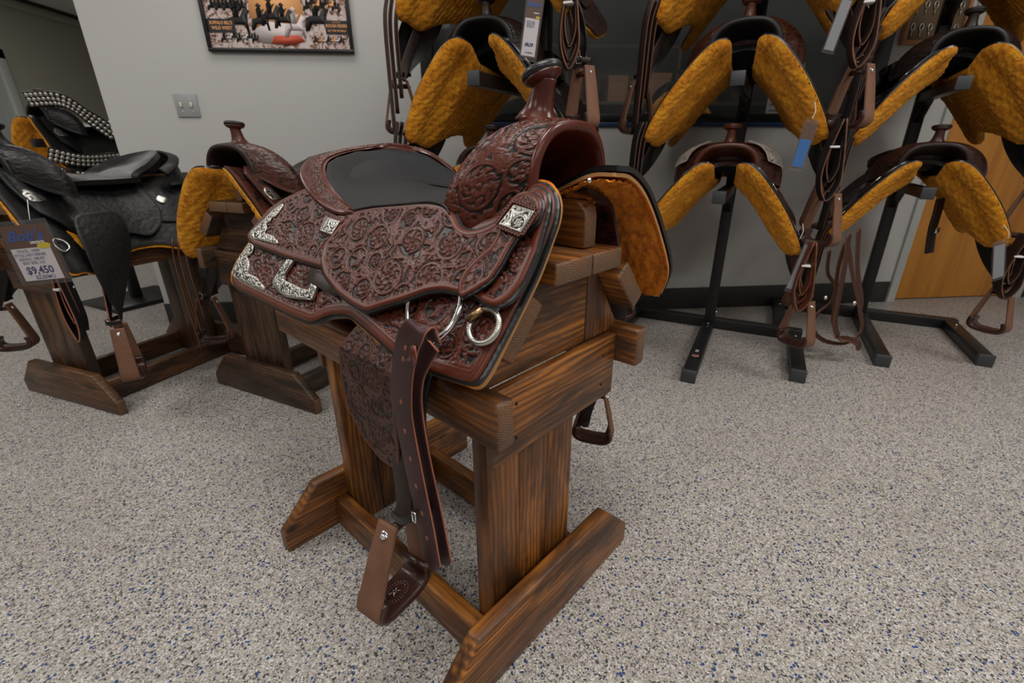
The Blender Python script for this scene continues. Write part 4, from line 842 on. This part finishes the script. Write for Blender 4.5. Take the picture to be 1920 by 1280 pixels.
# left stirrup hangs beyond the stand
tl = atV(1128, 735, .44); bl_ = atV(1120, 845, .46)
stirrup(sad, HERO, tl+np.array([-.02, .0, 0]), ((.92, .39, 0), (-.39, .92, 0), (0, 0, 1)), .98, tread_logo=False)
V, F, M = ribbon_vf(catmull([(-.20, .33, .72), (-.14, .40, .62), (tl[0]-.02, tl[1], tl[2]+.02)], 20), (.9, .3, 0), .04, .006); b = B(); b.add(V, F, M); b.obj('stirrup_leather', ['leather_dark', 'leather_black'], sad, HERO)
P = catmull([(-.10, .34, .70), (-.11, .37, .6), atV(1098, 770, .42), atV(1097, 800, .42)], 40); V, F, M = ribbon_vf(P, (.92, .39, 0), ends(P, .04), .006); b = B(); b.add(V, F, M); b.obj('latigo', ['leather_dark', 'leather_dark'], sad, HERO)
V, F, M = ribbon_vf(catmull([(-.12, .32, .74), (-.14, .37, .66), (-.16, .38, .56), (-.15, .40, .5)], 20), (.92, .39, 0), .09, .005); b = B(); b.add(V, F, M); b.obj('fender', ['leather_fender', 'leather_dark'], sad, HERO)
# front left screw
b = B(); p = atU(1105, 338, .02); b.add(*lathe_vf([(.004, -.002), (.004, .001), (.0015, .002)], 10, ax_from((.8, -.5, .1)), p)); b.obj('screw', ['chrome'], sad, HERO)
# ================================================================== STEEL RACKS
def steel_rack(label, px, py, foot_sticker):
    fr = frame((px, py, 0), math.radians(-118)); t = thing('saddle_rack', label, 'rack', (0, 0, 0), fr, 'black steel saddle racks')
    boxo('post', (-.028, -.028, .0), (.028, .028, 2.2), 'black_metal', t, fr, .004)
    boxo('cross_bar', (-.09, -.50, .004), (-.03, .50, .064), 'black_metal', t, fr, .004)
    for y, L in ((0, .79), (.46, .55), (-.46, .55)):
        f = boxo('foot', (-.028 if y else .03, y-.032, .004), (L, y+.032, .060), 'black_metal', t, fr, .004)
        b = B(); b.add(*box_vf((L-.001, y-.034, .001), (L+.022, y+.034, .063), .004)); b.obj('end_cap', ['black_plastic'], f, fr)
        b = B(); b.add(*lathe_vf([(.008, 0), (.008, .005), (.004, .008)], 8, org=(.07, y, .060))); b.obj('bolt', ['chrome'], f, fr)
    if foot_sticker:
        b = B(); b.add(*lathe_vf([(.017, 0), (.017, .0008)], 20, org=(.60, 0, .060))); b.add(*lathe_vf([(.013, .0008), (.013, .0012)], 20, org=(.60, 0, .060)), m=1); b.obj('round_sticker', ['box_white', 'sticker_red'], t, fr)
        boxo('label', (.52, -.008, .060), (.548, .008, .0608), 'box_white', t, fr, bev=0)
    for z in (.834, 1.288, 1.742):
        br = boxo('saddle_bar', (.028, -.024, z-.024), (.665, .024, z+.024), 'black_metal', t, fr, .003)
        b = B(); b.add(*box_vf((.664, -.027, z-.027), (.672, .027, z+.027), .003)); b.obj('end_cap', ['black_plastic'], br, fr)
        V, F = ribbon_vf([(.03, 0, z-.12), (.16, 0, z-.02)], (0, 1, 0), .04, .008)[:2]; mk('brace', V, F, 'black_metal', br, fr)
    for s in (-1, 1): 
        b = B(); b.add(*lathe_vf([(.009, 0), (.009, .006), (.004, .009)], 8, ax_from((0, s, 0)), (0, .028*s, .12))); b.obj('bolt', ['chrome'], t, fr)
    return fr
RACK = [steel_rack('black steel saddle rack behind the front saddle, leftmost of the racks', .170, 2.633, False), steel_rack('black steel saddle rack with a round red sticker on its middle foot', 1.215, 2.670, True), steel_rack('black steel saddle rack in front of the orange door', 2.26, 2.833, False)]
# ================================================================== THE GENERIC SADDLE (x forward, y left, z up; bar top at z=0)
XS = [.06, -.03, -.13, -.33, -.55, -.80]
PR = [[(.050, .115), (.11, .095), (.185, .020), (.265, -.085), (.345, -.215), (.40, -.31)],
      [(.045, .100), (.10, .075), (.172, .000), (.250, -.105), (.328, -.225), (.38, -.32)],
      [(.040, .040), (.09, .010), (.155, -.055), (.225, -.145), (.300, -.245), (.35, -.33)],
      [(.040, .030), (.09, .000), (.150, -.065), (.212, -.150), (.270, -.235), (.31, -.32)],
      [(.045, .050), (.10, .025), (.170, -.045), (.238, -.135), (.305, -.225), (.35, -.31)],
      [(.050, .070), (.12, .045), (.200, -.020), (.275, -.105), (.345, -.195), (.39, -.27)]]
TAB = []
for pr in PR:
    c = catmull(pr, 100); d = np.r_[0, np.cumsum(np.linalg.norm(np.diff(c, axis=0), axis=1))]; s_ = np.linspace(0, .56, 57); TAB.append(np.stack([np.interp(s_, d, c[:, 0]), np.interp(s_, d, c[:, 1])], 1))
TAB = np.array(TAB); _X = np.array(XS)[::-1]; _T = TAB[::-1]
def drape_pt(x, s):
    x = np.clip(x, _X[0], _X[-1]-1e-6); i = np.clip(np.searchsorted(_X, x, 'right')-1, 0, len(_X)-2); f = (x-_X[i])/(_X[i+1]-_X[i]); f = f*f*(3-2*f); q = np.clip(s/.01, 0, 55.99); j = q.astype(int); g = q-j
    P = ((_T[i, j]*(1-g)[:, None]+_T[i, j+1]*g[:, None])*(1-f)[:, None]+(_T[i+1, j]*(1-g)[:, None]+_T[i+1, j+1]*g[:, None])*f[:, None]); return np.stack([x, P[:, 0], P[:, 1]], 1)
def drape(sg):
    def f(x, s, d):
        x = np.asarray(x, float); s = np.asarray(s, float); e = .004; P = drape_pt(x, s); a = drape_pt(x+e, s)-drape_pt(x-e, s); b_ = drape_pt(x, s+e)-drape_pt(x, s-e); N = unit(np.cross(b_, a)); N = N*np.sign(N[:, 2:3]+1e-9)
        P = P+N*np.asarray(d)[:, None]; P[:, 1] *= sg; return P
    return f
def generic():
    g = thing('western_saddle', 'x', 'saddle', (0, 0, 0))
    ol = [(.03, .00), (.045, .10), (.045, .30), (.03, .42), (.00, .475), (-.07, .455), (-.17, .385), (-.28, .325), (-.38, .325), (-.46, .38), (-.54, .43), (-.70, .42), (-.755, .38), (-.765, .25), (-.765, .08), (-.75, .0)]
    for sg in (1, -1):
        D = drape(sg); tag_ = 'right' if sg < 0 else 'left'
        sheet('fleece_lining', g, [(x+.006, s+(.006 if s > .2 else 0)) for x, s in ol], (lambda x, s, d, D=D: D(x, s, -np.asarray(d))), 'fleece', 'fleece', h=.0065, th=.004, rim=0, d0=-.002, puff=.026, fuzz=.0026, r=.05, edge=.001)
        sheet('skirt', g, ol, D, 'leather_brown', 'edge_black', h=.008, th=.011, rim=.014, r=.04, d0=.016, carve=(.02, .02), amp=.0015)
        sheet('rear_jockey', g, [(-.42, .04), (-.43, .24), (-.58, .30), (-.73, .27), (-.745, .1), (-.70, .02), (-.5, .02)], D, 'leather_brown', 'edge_black', h=.007, th=.006, rim=.012, r=.03, d0=.026, carve=(.1, .02), amp=.0015)
        sheet('seat_jockey', g, [(.005, .06), (.01, .14), (-.01, .20), (-.05, .265), (-.11, .275), (-.2, .255), (-.3, .27), (-.37, .30), (-.44, .26), (-.47, .2), (-.46, .02), (-.3, .005), (-.08, .01)], D, 'leather_brown', 'edge_black', h=.006, th=.008, rim=.012, r=.03, d0=.036, carve=(.2, .1), amp=.0018)
        c = sheet('concho', g, [(-.035, .135), (-.005, .165), (-.035, .195), (-.065, .165)], D, 'silver', 'silver', h=.004, th=.004, rim=.002, r=.012, d0=.041, carve=(.1, .1), amp=.001, csc=2)
        sheet('concho', g, [(-.50, .13), (-.475, .155), (-.50, .18), (-.525, .155)], D, 'silver', 'silver', h=.004, th=.004, rim=.002, r=.012, d0=.033)
        a = np.linspace(0, 2*math.pi, 25)[:-1]; P = D(-.02+.022*np.cos(a), .36+.026*np.sin(a), np.full(24, .024)); b = B(); b.add(*tube_vf(P, .0035, 6, True)); b.obj('dee_ring', ['silver'], g)
        # fender, twisted stirrup leather, stirrup
        P = catmull([(-.20, .235*sg, -.04), (-.18, .295*sg, -.15), (-.14, .345*sg, -.27), (-.10, .385*sg, -.385), (-.075, .405*sg, -.455)], 40); q = np.linspace(0, 1, len(P)); Wd = np.stack([np.cos(q*1.0), np.sin(q*1.0)*sg, 0*q], 1)
        ln = np.r_[0, np.cumsum(np.linalg.norm(np.diff(P, axis=0), axis=1))]
        def FM(a, t_, d, P=P, Wd=Wd, ln=ln, sg=sg):
            a = np.asarray(a); t_ = np.asarray(t_); p = np.stack([np.interp(t_, ln, P[:, k]) for k in range(3)], 1); w_ = unit(np.stack([np.interp(t_, ln, Wd[:, k]) for k in range(3)], 1)); T = unit(np.stack([np.interp(t_+.01, ln, P[:, k]) for k in range(3)], 1)-np.stack([np.interp(t_-.01, ln, P[:, k]) for k in range(3)], 1)+1e-9)
            N = np.cross(T, w_); N = N*np.where(N[:, 1:2]*sg < 0, -1, 1); return p+w_*a[:, None]+N*np.asarray(d)[:, None]
        Lf = ln[-1]*.985
        sheet('fender', g, [(-.075, .01), (.075, .01), (.098, .08), (.102, Lf*.40), (.090, Lf*.62), (.060, Lf*.80), (.026, Lf*.92), (.022, Lf), (-.022, Lf), (-.026, Lf*.92), (-.060, Lf*.80), (-.090, Lf*.62), (-.102, Lf*.40), (-.098, .08)], FM, 'leather_brown', 'edge_black', h=.006, th=.006, rim=.010, r=.04, d0=.003, carve=(.12, .07), amp=.002)
        P = P+np.array([.03, -.014*sg, 0]); V, F, M = ribbon_vf(P[8:], Wd[8:], .04, .006); b = B(); b.add(V, F, M); b.obj('stirrup_leather', ['leather_dark', 'latigo_edge_far'], g)
        V, F, M = ribbon_vf(catmull([(-.10, .375*sg, -.43), (-.045, .38*sg, -.435), (-.03, .41*sg, -.435), (-.06, .44*sg, -.435)], 14), (0, 0, 1), .016, .004); b = B(); b.add(V, F, M); o = b.obj('hobble_strap', ['leather_dark', 'latigo_edge_far'], g)
        b = B(); b.add(*tube_vf([(-.034, (.395+x)*sg, -.435+z) for x, z in ((-.009, -.011), (.009, -.011), (.009, .011), (-.009, .011))], .0018, 5, True)); b.obj('buckle', ['chrome'], o)
        stirrup(g, WORLD, (-.06, .41*sg, -.455), ((.62, .78*sg, 0), (.78, -.62*sg, 0), (0, 0, 1)), 1.22, tread_logo=False, w0=.036, w1=.048)
    # coiled latigo on the left, long straps on the right
    for k, (w, h_) in enumerate(((.048, .26), (.036, .22), (.060, .29))):
        y0 = .375+.004*k; P = catmull([(.03+.012*k, y0-.004, -.185), (.03+.012*k, y0-w*.55, -.185-h_*.5), (.03+.012*k, y0-w*.5, -.185-h_*.8), (.03+.012*k, y0, -.185-h_), (.03+.012*k, y0+w*.5, -.185-h_*.8), (.03+.012*k, y0+w*.42, -.185-h_*.5), (.03+.012*k, y0+.004, -.185)], 42)
        V, F, M = ribbon_vf(P, (.86, .5, 0), .030, .0065); b = B(); b.add(V, F, M); b.obj('latigo', ['leather_dark', 'latigo_edge_far'], g)
    b = B(); b.add(*box_vf((.02, .360, -.285), (.07, .392, -.277), .002)); b.obj('strap_tie', ['tie_white'], g)
    for k, (y, L, x) in enumerate(((-.372, .42, .02), (-.385, .50, .035), (-.358, .36, .0))):
        V, F, M = ribbon_vf(catmull([(x, y+.02, -.17), (x+.004, y, -.26), (x, y-.006, -.17-L*.6), (x-.01, y-.012, -.17-L)], 20), (.5, .85, 0), .032, .006); b = B(); b.add(V, F, M); b.obj('strap', ['leather_dark', 'latigo_edge_far'], g)
    fork(g, 0, -.87, ('leather_brown', 'leather_dark'), True, (.05, .15), WORLD, 60, 150, .8, 1.28)
    horn(g, np.array([-.10, 0, .205]), ('leather_brown', 'leather_dark'), WORLD, lean=(.12, 0, 1), tilt=(-.12, 0, 1), s=.92, cs=.74)
    # seat and cantle
    G = []
    for x, w, ze, zc in ((-.16, .13, .04, .10), (-.24, .15, .045, .075), (-.34, .165, .045, .062), (-.44, .172, .050, .070), (-.53, .172, .070, .092), (-.60, .165, .105, .132), (-.645, .15, .130, .162)):
        up_ = 1 if x < -.45 else 0
        G.append([(x+(.10*(abs(k)/3)**2*up_), w*k/3, (zc+(ze-zc)*(abs(k)/3)**2)) for k in range(-3, 4)])
    loft('seat', g, G, 'suede_black', 50, 40, th=.02, mats2=['leather_dark', 'leather_dark'])
    rim = [(-.545, -.175, .085), (-.60, -.168, .118), (-.645, -.12, .146), (-.665, -.05, .164), (-.668, 0, .167), (-.665, .05, .164), (-.645, .12, .146), (-.60, .168, .118), (-.545, .175, .085)]
    P = catmull(rim, 60); V, F, M = ribbon_vf(P, unit(np.stack([-np.ones(len(P)), P[:, 1]*3, -.25*np.ones(len(P))], 1)), .040, .013); b = B(); b.add(V, F, M); b.obj('cantle_roll', ['leather_brown', 'leather_brown'], g)
    R0 = np.array(rim); loft('cantle_back', g, [R0, R0*[1, 1.04, 1]+[-.012, 0, -.05], R0*[1, 1.08, 0]+[-.03, 0, .03]], 'leather_brown', 14, 50, carve=(.1, .1))
    return g
GEN = generic()
def place(src, fr, org, label, group=None, swap=None, yaw=0., first=False):
    o = copy_tree(src, None, swap); p = np.array(org, float); o.location = fr[0]+p[0]*fr[1]+p[1]*fr[2]+np.array([0, 0, p[2]]); o.rotation_euler = (0, 0, fr[3]+yaw); o['label'] = label; o['category'] = 'saddle'
    if group: o['group'] = group
    return o
dark = {'leather_brown': 'leather_dark', 'leather_dark': 'leather_black'}
LV = (.834+.026, 1.288+.026, 1.742+.026)
gr = 'saddles hung on the black steel racks'
SAD = [
 (0, 0, 'brown saddle low on the leftmost rack, mostly hidden behind the front saddle', None, 0),
 (0, 1, 'dark brown tooled saddle with broad orange fleece, above the horn of the front saddle', dark, .12),
 (0, 2, 'saddle cut off by the top edge, orange fleece showing, over the leftmost rack', None, .1),
 (1, 0, 'chestnut saddle with silver-laced swells on the lowest bar of the middle rack', {'leather_brown': 'leather_chestnut', 'leather_dark': 'leather_chestnut'}, 0),
 (1, 1, 'chestnut tooled saddle with a black gullet on the middle bar of the middle rack', {'leather_brown': 'leather_chestnut', 'leather_dark': 'leather_black'}, .02),
 (1, 2, 'saddle at the top of the middle rack with only its fleece and stirrups in view', {'leather_brown': 'leather_brown'}, 0),
 (2, 0, 'smooth dark brown saddle on the lowest bar before the orange door', {'leather_brown': 'leather_brown'}, -.02),
 (2, 1, 'dark basket-stamped saddle with long orange fleece on the middle bar before the door', dark, .08),
 (2, 2, 'saddle cut off by the top right corner of the picture', dark, .05)]
PL = {}
for r, l, lab, sw_, yw in SAD: PL[(r, l)] = place(GEN, RACK[r], (.635, 0, LV[l]), lab, gr, sw_, yw)
place(GEN, BLK, (.02, .04, .862), 'black tooled western saddle with a brown seat on the left wooden stand', None, {'leather_brown': 'leather_black', 'leather_dark': 'leather_black', 'suede_black': 'leather_brown', 'stirrup_tan': 'stirrup_tan', 'latigo_edge_far': 'latigo_edge'}, 0)
place(GEN, BRN, (.0, .05, .862), 'chestnut tooled saddle with black seat on the wooden stand behind the front saddle', None, {'leather_brown': 'leather_chestnut'}, 0)
# silver lacing on the swells and cantle of the lowest middle saddle
lo = PL[(1, 0)]
for rng_ in (slice(1, 5), slice(6, 10)):
    rows = []
    for u, W_, zb, zt, bu in ((-.052, .124, .065, .197, .02), (-.085, .152, .035, .200, .05), (-.112, .168, .020, .194, .05)):
        rows.append([(p[0]+.014, p[1]*1.28*1.05, p[2]+.009) for p in arch(W_, zb, zt, u, bu, lean=-.004)[rng_]])
    if rng_.start == 6: pass
    loft('silver_lacing', lo, np.array(rows)[::-1], 'silver_lace', 24, 50, carve=(.1, .2), amp=.0018, csc=1.5, rimu=.004, rimv=.004)
# parade saddle behind the black one
PFR = frame((-3.02, 3.12, 0), math.radians(-117))
st = thing('display_stand', 'black pedestal at the far left under the silver-plated saddle', 'stand', (-.3, .04, 0), PFR); boxo('column', (-.33, .01, .03), (-.27, .07, 1.12), 'black_metal', st, PFR); boxo('base_plate', (-.55, -.2, 0), (-.05, .28, .03), 'black_metal', st, PFR); boxo('saddle_bar', (-.6, .015, 1.07), (-.02, .065, 1.12), 'black_metal', st, PFR)
pd = place(GEN, PFR, (-.05, .04, 1.13), 'black parade saddle covered with rows of silver plates, left of the switch', None, {'leather_brown': 'leather_black', 'leather_dark': 'leather_black', 'leather_chestnut': 'leather_black'}, 0)
D = drape(1); D2 = drape(-1); bb = B(); base_ = B()
def plates(path, rows, pitch, hgt, axis, nrm):
    path = catmull(path, 60); d = np.r_[0, np.cumsum(np.linalg.norm(np.diff(path, axis=0), axis=1))]; V, F, M = ribbon_vf(path, axis, rows*hgt*1.12, .006); base_.add(V, F, M)
    for x in np.arange(pitch*.6, d[-1]-pitch*.4, pitch):
        p = np.array([np.interp(x, d, path[:, k]) for k in range(3)]); q = np.array([np.interp(x+.002, d, path[:, k]) for k in range(3)]); T = unit(q-p); A_ = unit(np.array(axis)-(np.array(axis)@T)*T); Nn = np.cross(T, A_); Nn = Nn*np.sign(Nn@np.array(nrm)+1e-9)
        for r_ in range(rows): V, F = lathe_vf([(pitch*.50, 0), (pitch*.46, .003), (pitch*.25, .0055), (.0005, .006)], 8, ax_from(Nn, T), p+A_*hgt*(r_-(rows-1)/2)+Nn*.003, (1.0, hgt/pitch)); bb.add(V, F)
for k, z in enumerate((0, .10)):
    plates([(.10, .34-.02*k, -.10-z), (-.05, .36, -.14-z), (-.25, .35, -.13-z), (-.5, .36, -.11-z), (-.7, .36, -.08-z)], 3, .024, .026, (0, .5, 1), (0, 1, .3))
plates([(-.62, .10, .34), (-.66, .25, .22), (-.70, .33, .05), (-.70, .36, -.15)], 2, .024, .028, (1, .2, 0), (0, 1, .5))
plates([(-.60, -.16, .20), (-.64, -.05, .38), (-.64, .05, .42), (-.62, .14, .36), (-.55, .20, .18)], 2, .024, .026, (1, 0, .3), (-.2, .4, 1))
plates([(.02, .10, .20), (-.1, .22, .20), (-.2, .28, .10), (-.3, .30, .0)], 3, .024, .026, (.6, 0, 1), (.3, 1, .3))
base_.obj('plate_backing', ['leather_black', 'leather_black'], pd); bb.obj('silver_plates', ['silver_far'], pd)['kind'] = 'stuff'
# saddles standing in the dim showroom behind the glass
place(GEN, frame((.35, 4.0, 0), -1.2), (0, 0, 1.30), 'dark saddle on a stand behind the window glass, left one', 'saddles behind the glass', dark)
place(GEN, frame((1.35, 4.15, 0), -1.9), (0, 0, 1.36), 'dark saddle on a stand behind the window glass, right one', 'saddles behind the glass', dark)
for n_, (x, y, z, w_) in enumerate(((.42, 3.80, 1.30, 'left'), (1.25, 3.9, 1.36, 'right'))):
    st = thing('display_stand', 'black pedestal under the %s saddle behind the glass' % w_, 'stand', (x, y, 0)); boxo('column', (x-.03, y-.03, .03), (x+.03, y+.03, z+.0), 'black_metal', st); boxo('base_plate', (x-.2, y-.2, 0), (x+.2, y+.2, .03), 'black_metal', st)
def kill(o):
    for c in list(o.children): kill(c)
    bpy.data.objects.remove(o)
kill(GEN)

# ================================================================== PRICE TAGS AND HANGING THINGS
def onY(x, y, Y):
    r = CR*(x-960)/FPX+CU*(640-y)/FPX+CF; return CAM+r*((Y-CAM[1])/r[1])
def price_tag(label, px, Y, lines, price, monthly, header='Bob\'s', blue=False, blank=False, texts=True):
    TL, TR, BL = [onY(*p, Y) for p in px]; ax = TR-TL; w = np.linalg.norm(ax); ax = ax/w; ay = TL-BL; ay = unit(ay-(ay@ax)*ax); h = np.linalg.norm(TL-BL); n = np.cross(ax, ay); n = n if n@(CAM-TL) > 0 else -n
    ay2 = ay; A = np.array([ax, ay2, n]); org = BL
    t = thing('price_tag', label, 'tag', TL-ay*h)
    def bx(name, x0, y0, x1, y1, z0, z1, mat, bev=0): V, F = box_vf((x0*w, y0*h, z0), (x1*w, y1*h, z1), bev, axes=A, org=org); return mk(name, V, F, mat, t, smooth=False)
    bx('card', .07, .05, .95, .93, 0, .0008, 'tag_brown'); 
    if blue: bx('photo_print', .12, .08, .90, .62, .0009, .0013, 'tag_blue')
    if blank: bx('paper_label', .1, .06, .9, .9, .0009, .0013, 'tag_grey')
    pp = bx('paper_label', .10, .07, .86, .58, .0012, .0018, 'paper') if not (blue or blank) else None
    bx('plastic_sleeve', 0, 0, 1, 1, .003, .0036, 'clear_plastic'); bx('plastic_sleeve', 0, 0, 1, 1, -.0022, -.0016, 'clear_plastic')
    b = B()
    for x0, y0, x1, y1 in ((0, 0, .018, 1), (.982, 0, 1, 1), (0, 0, 1, .018), (0, .965, 1, 1)): V, F = box_vf((x0*w, y0*h, -.0018), (x1*w, y1*h, .004), 0, axes=A, org=org); b.add(V, F)
    b.obj('sleeve_seam', ['clear_plastic'], t, smooth=False)
    if texts:
        hh_ = h; h = h
        fs = min(1., w/h/.78)
        M = lambda x, y, z=.0019: (A, org+ax*x*w+ay*y*h+n*z)
        text('lettering', header, 'logo_blue', fs*h*.22, t, M(.46, .76, .0014), font_bold=h*.006, shear=.4, sx=1.2); text('lettering', 'SADDLES', 'logo_white', fs*h*.055, t, M(.66, .655, .0014), font_bold=h*.002)
        b = B(); b.add(*lathe_vf([(.13*w, 0), (.13*w, .0006)], 24, A, org+ax*.76*w+ay*.60*h+n*.0019, (1, .42))); b.obj('yellow_oval', ['tag_yellow'], t, smooth=False)
        for k, l in enumerate(lines): text('lettering', l, 'ink_grey', fs*h*.062, t, M(.42, .535-.062*k*fs), sx=.9, font_bold=h*.0012)
        text('lettering', price, 'ink', fs*h*.165, t, M(.47, .225), font_bold=h*.004, sx=.98); text('lettering', monthly, 'ink_grey', fs*h*.085, t, M(.52, .115), font_bold=h*.002)
    b = B(); b.add(*tube_vf(catmull([TL+ax*w*.5+n*.002, TL+ax*w*.55+ay*.03, TL+ax*w*.5+ay*.06-n*.02], 10), .0012, 5)); b.obj('string', ['tie_white'], t)
    return t
price_tag('price tag reading $9,450 in a clear sleeve hanging from the black saddle', ((8, 418), (107, 408), (45, 536)), 1.46, ['STOCK : 10984', 'STYLE: LADY REINER', 'SADDLE : 308.457', 'SEAT SIZE: 16.0'], '$9,450', '$228/MO')
price_tag('price tag reading $8,29 in a clear sleeve right above the front horn', ((977, -30), (1012, -24), (972, 112)), 1.75, ['STOCK : 4739', 'STYLE : ROPER', 'SADDLE : 316', 'SEAT SIZE: 16'], '$8,29', '$198/MO')
price_tag('blue and white tag in a clear sleeve hanging left of the tan stirrup', ((1509, 222), (1535, 226), (1478, 318)), 1.85, [], '', '', blue=True, texts=False)
price_tag('long clear tag hanging through the coiled strap near the top', ((1553, -15), (1575, -10), (1540, 98)), 1.85, [], '', '', blank=True, texts=False)
price_tag('silvery clear tag under the lowest fleece of the middle rack', ((1489, 446), (1509, 450), (1470, 545)), 1.9, [], '', '', blank=True, texts=False)
price_tag('silvery clear tag under the fleece tip by the orange door', ((1876, 452), (1902, 444), (1858, 528)), 1.95, [], '', '', blank=True, texts=False)
# bridle hanging between the racks
br = thing('bridle', 'brown leather bridle with looped cheek straps hanging between the two right racks', 'bridle', onY(1575, 640, 2.2))
def hang(name, px, Y, w, mats=('leather_brown', 'latigo_edge_far'), parent=br, th=.006, wd=(.7, .5, 0)):
    P = catmull([onY(x, y, Y) for x, y in px], 40); V, F, M = ribbon_vf(P, wd, w*1.5, th*1.4); b = B(); b.add(V, F, M); return b.obj(name, list(mats), parent)
hang('cheek_strap', [(1585, 455), (1572, 500), (1562, 560), (1530, 590), (1525, 620), (1550, 640), (1590, 642), (1615, 618), (1612, 580), (1600, 520), (1590, 460)], 2.2, .022)
hang('headstall', [(1592, 440), (1580, 520), (1566, 600), (1570, 630)], 2.16, .030); hang('headstall', [(1610, 430), (1608, 500), (1615, 560), (1612, 590)], 2.24, .024)
hang('curb_strap', [(1555, 470), (1552, 510), (1565, 540), (1562, 600), (1572, 628)], 2.24, .018); hang('rein', [(1572, 634), (1590, 636), (1606, 642), (1611, 652)], 2.15, .03, th=.009)
for x, y in ((1548, 558), (1602, 568)):
    b = B(); b.add(*lathe_vf([(.011, 0), (.009, .004), (.002, .006)], 14, ax_from((0, -1, .2)), onY(x, y, 2.16))); b.obj('concho', ['silver'], br)
# dark strap dangling before the door
ds = thing('hanging_strap', 'short dark leather strap with a buckle dangling in front of the orange door', 'strap', onY(1742, 476, 2.4))
hang('strap', [(1764, 372), (1757, 400), (1748, 432), (1742, 474)], 2.4, .030, ('leather_dark', 'leather_dark'), ds, .008, (1, .1, 0))
b = B(); b.add(*box_vf(onY(1758, 432, 2.38)-np.array([.012, .003, .014]), onY(1758, 432, 2.38)+np.array([.012, .003, .014]), .003)); b.obj('buckle', ['chrome'], ds)
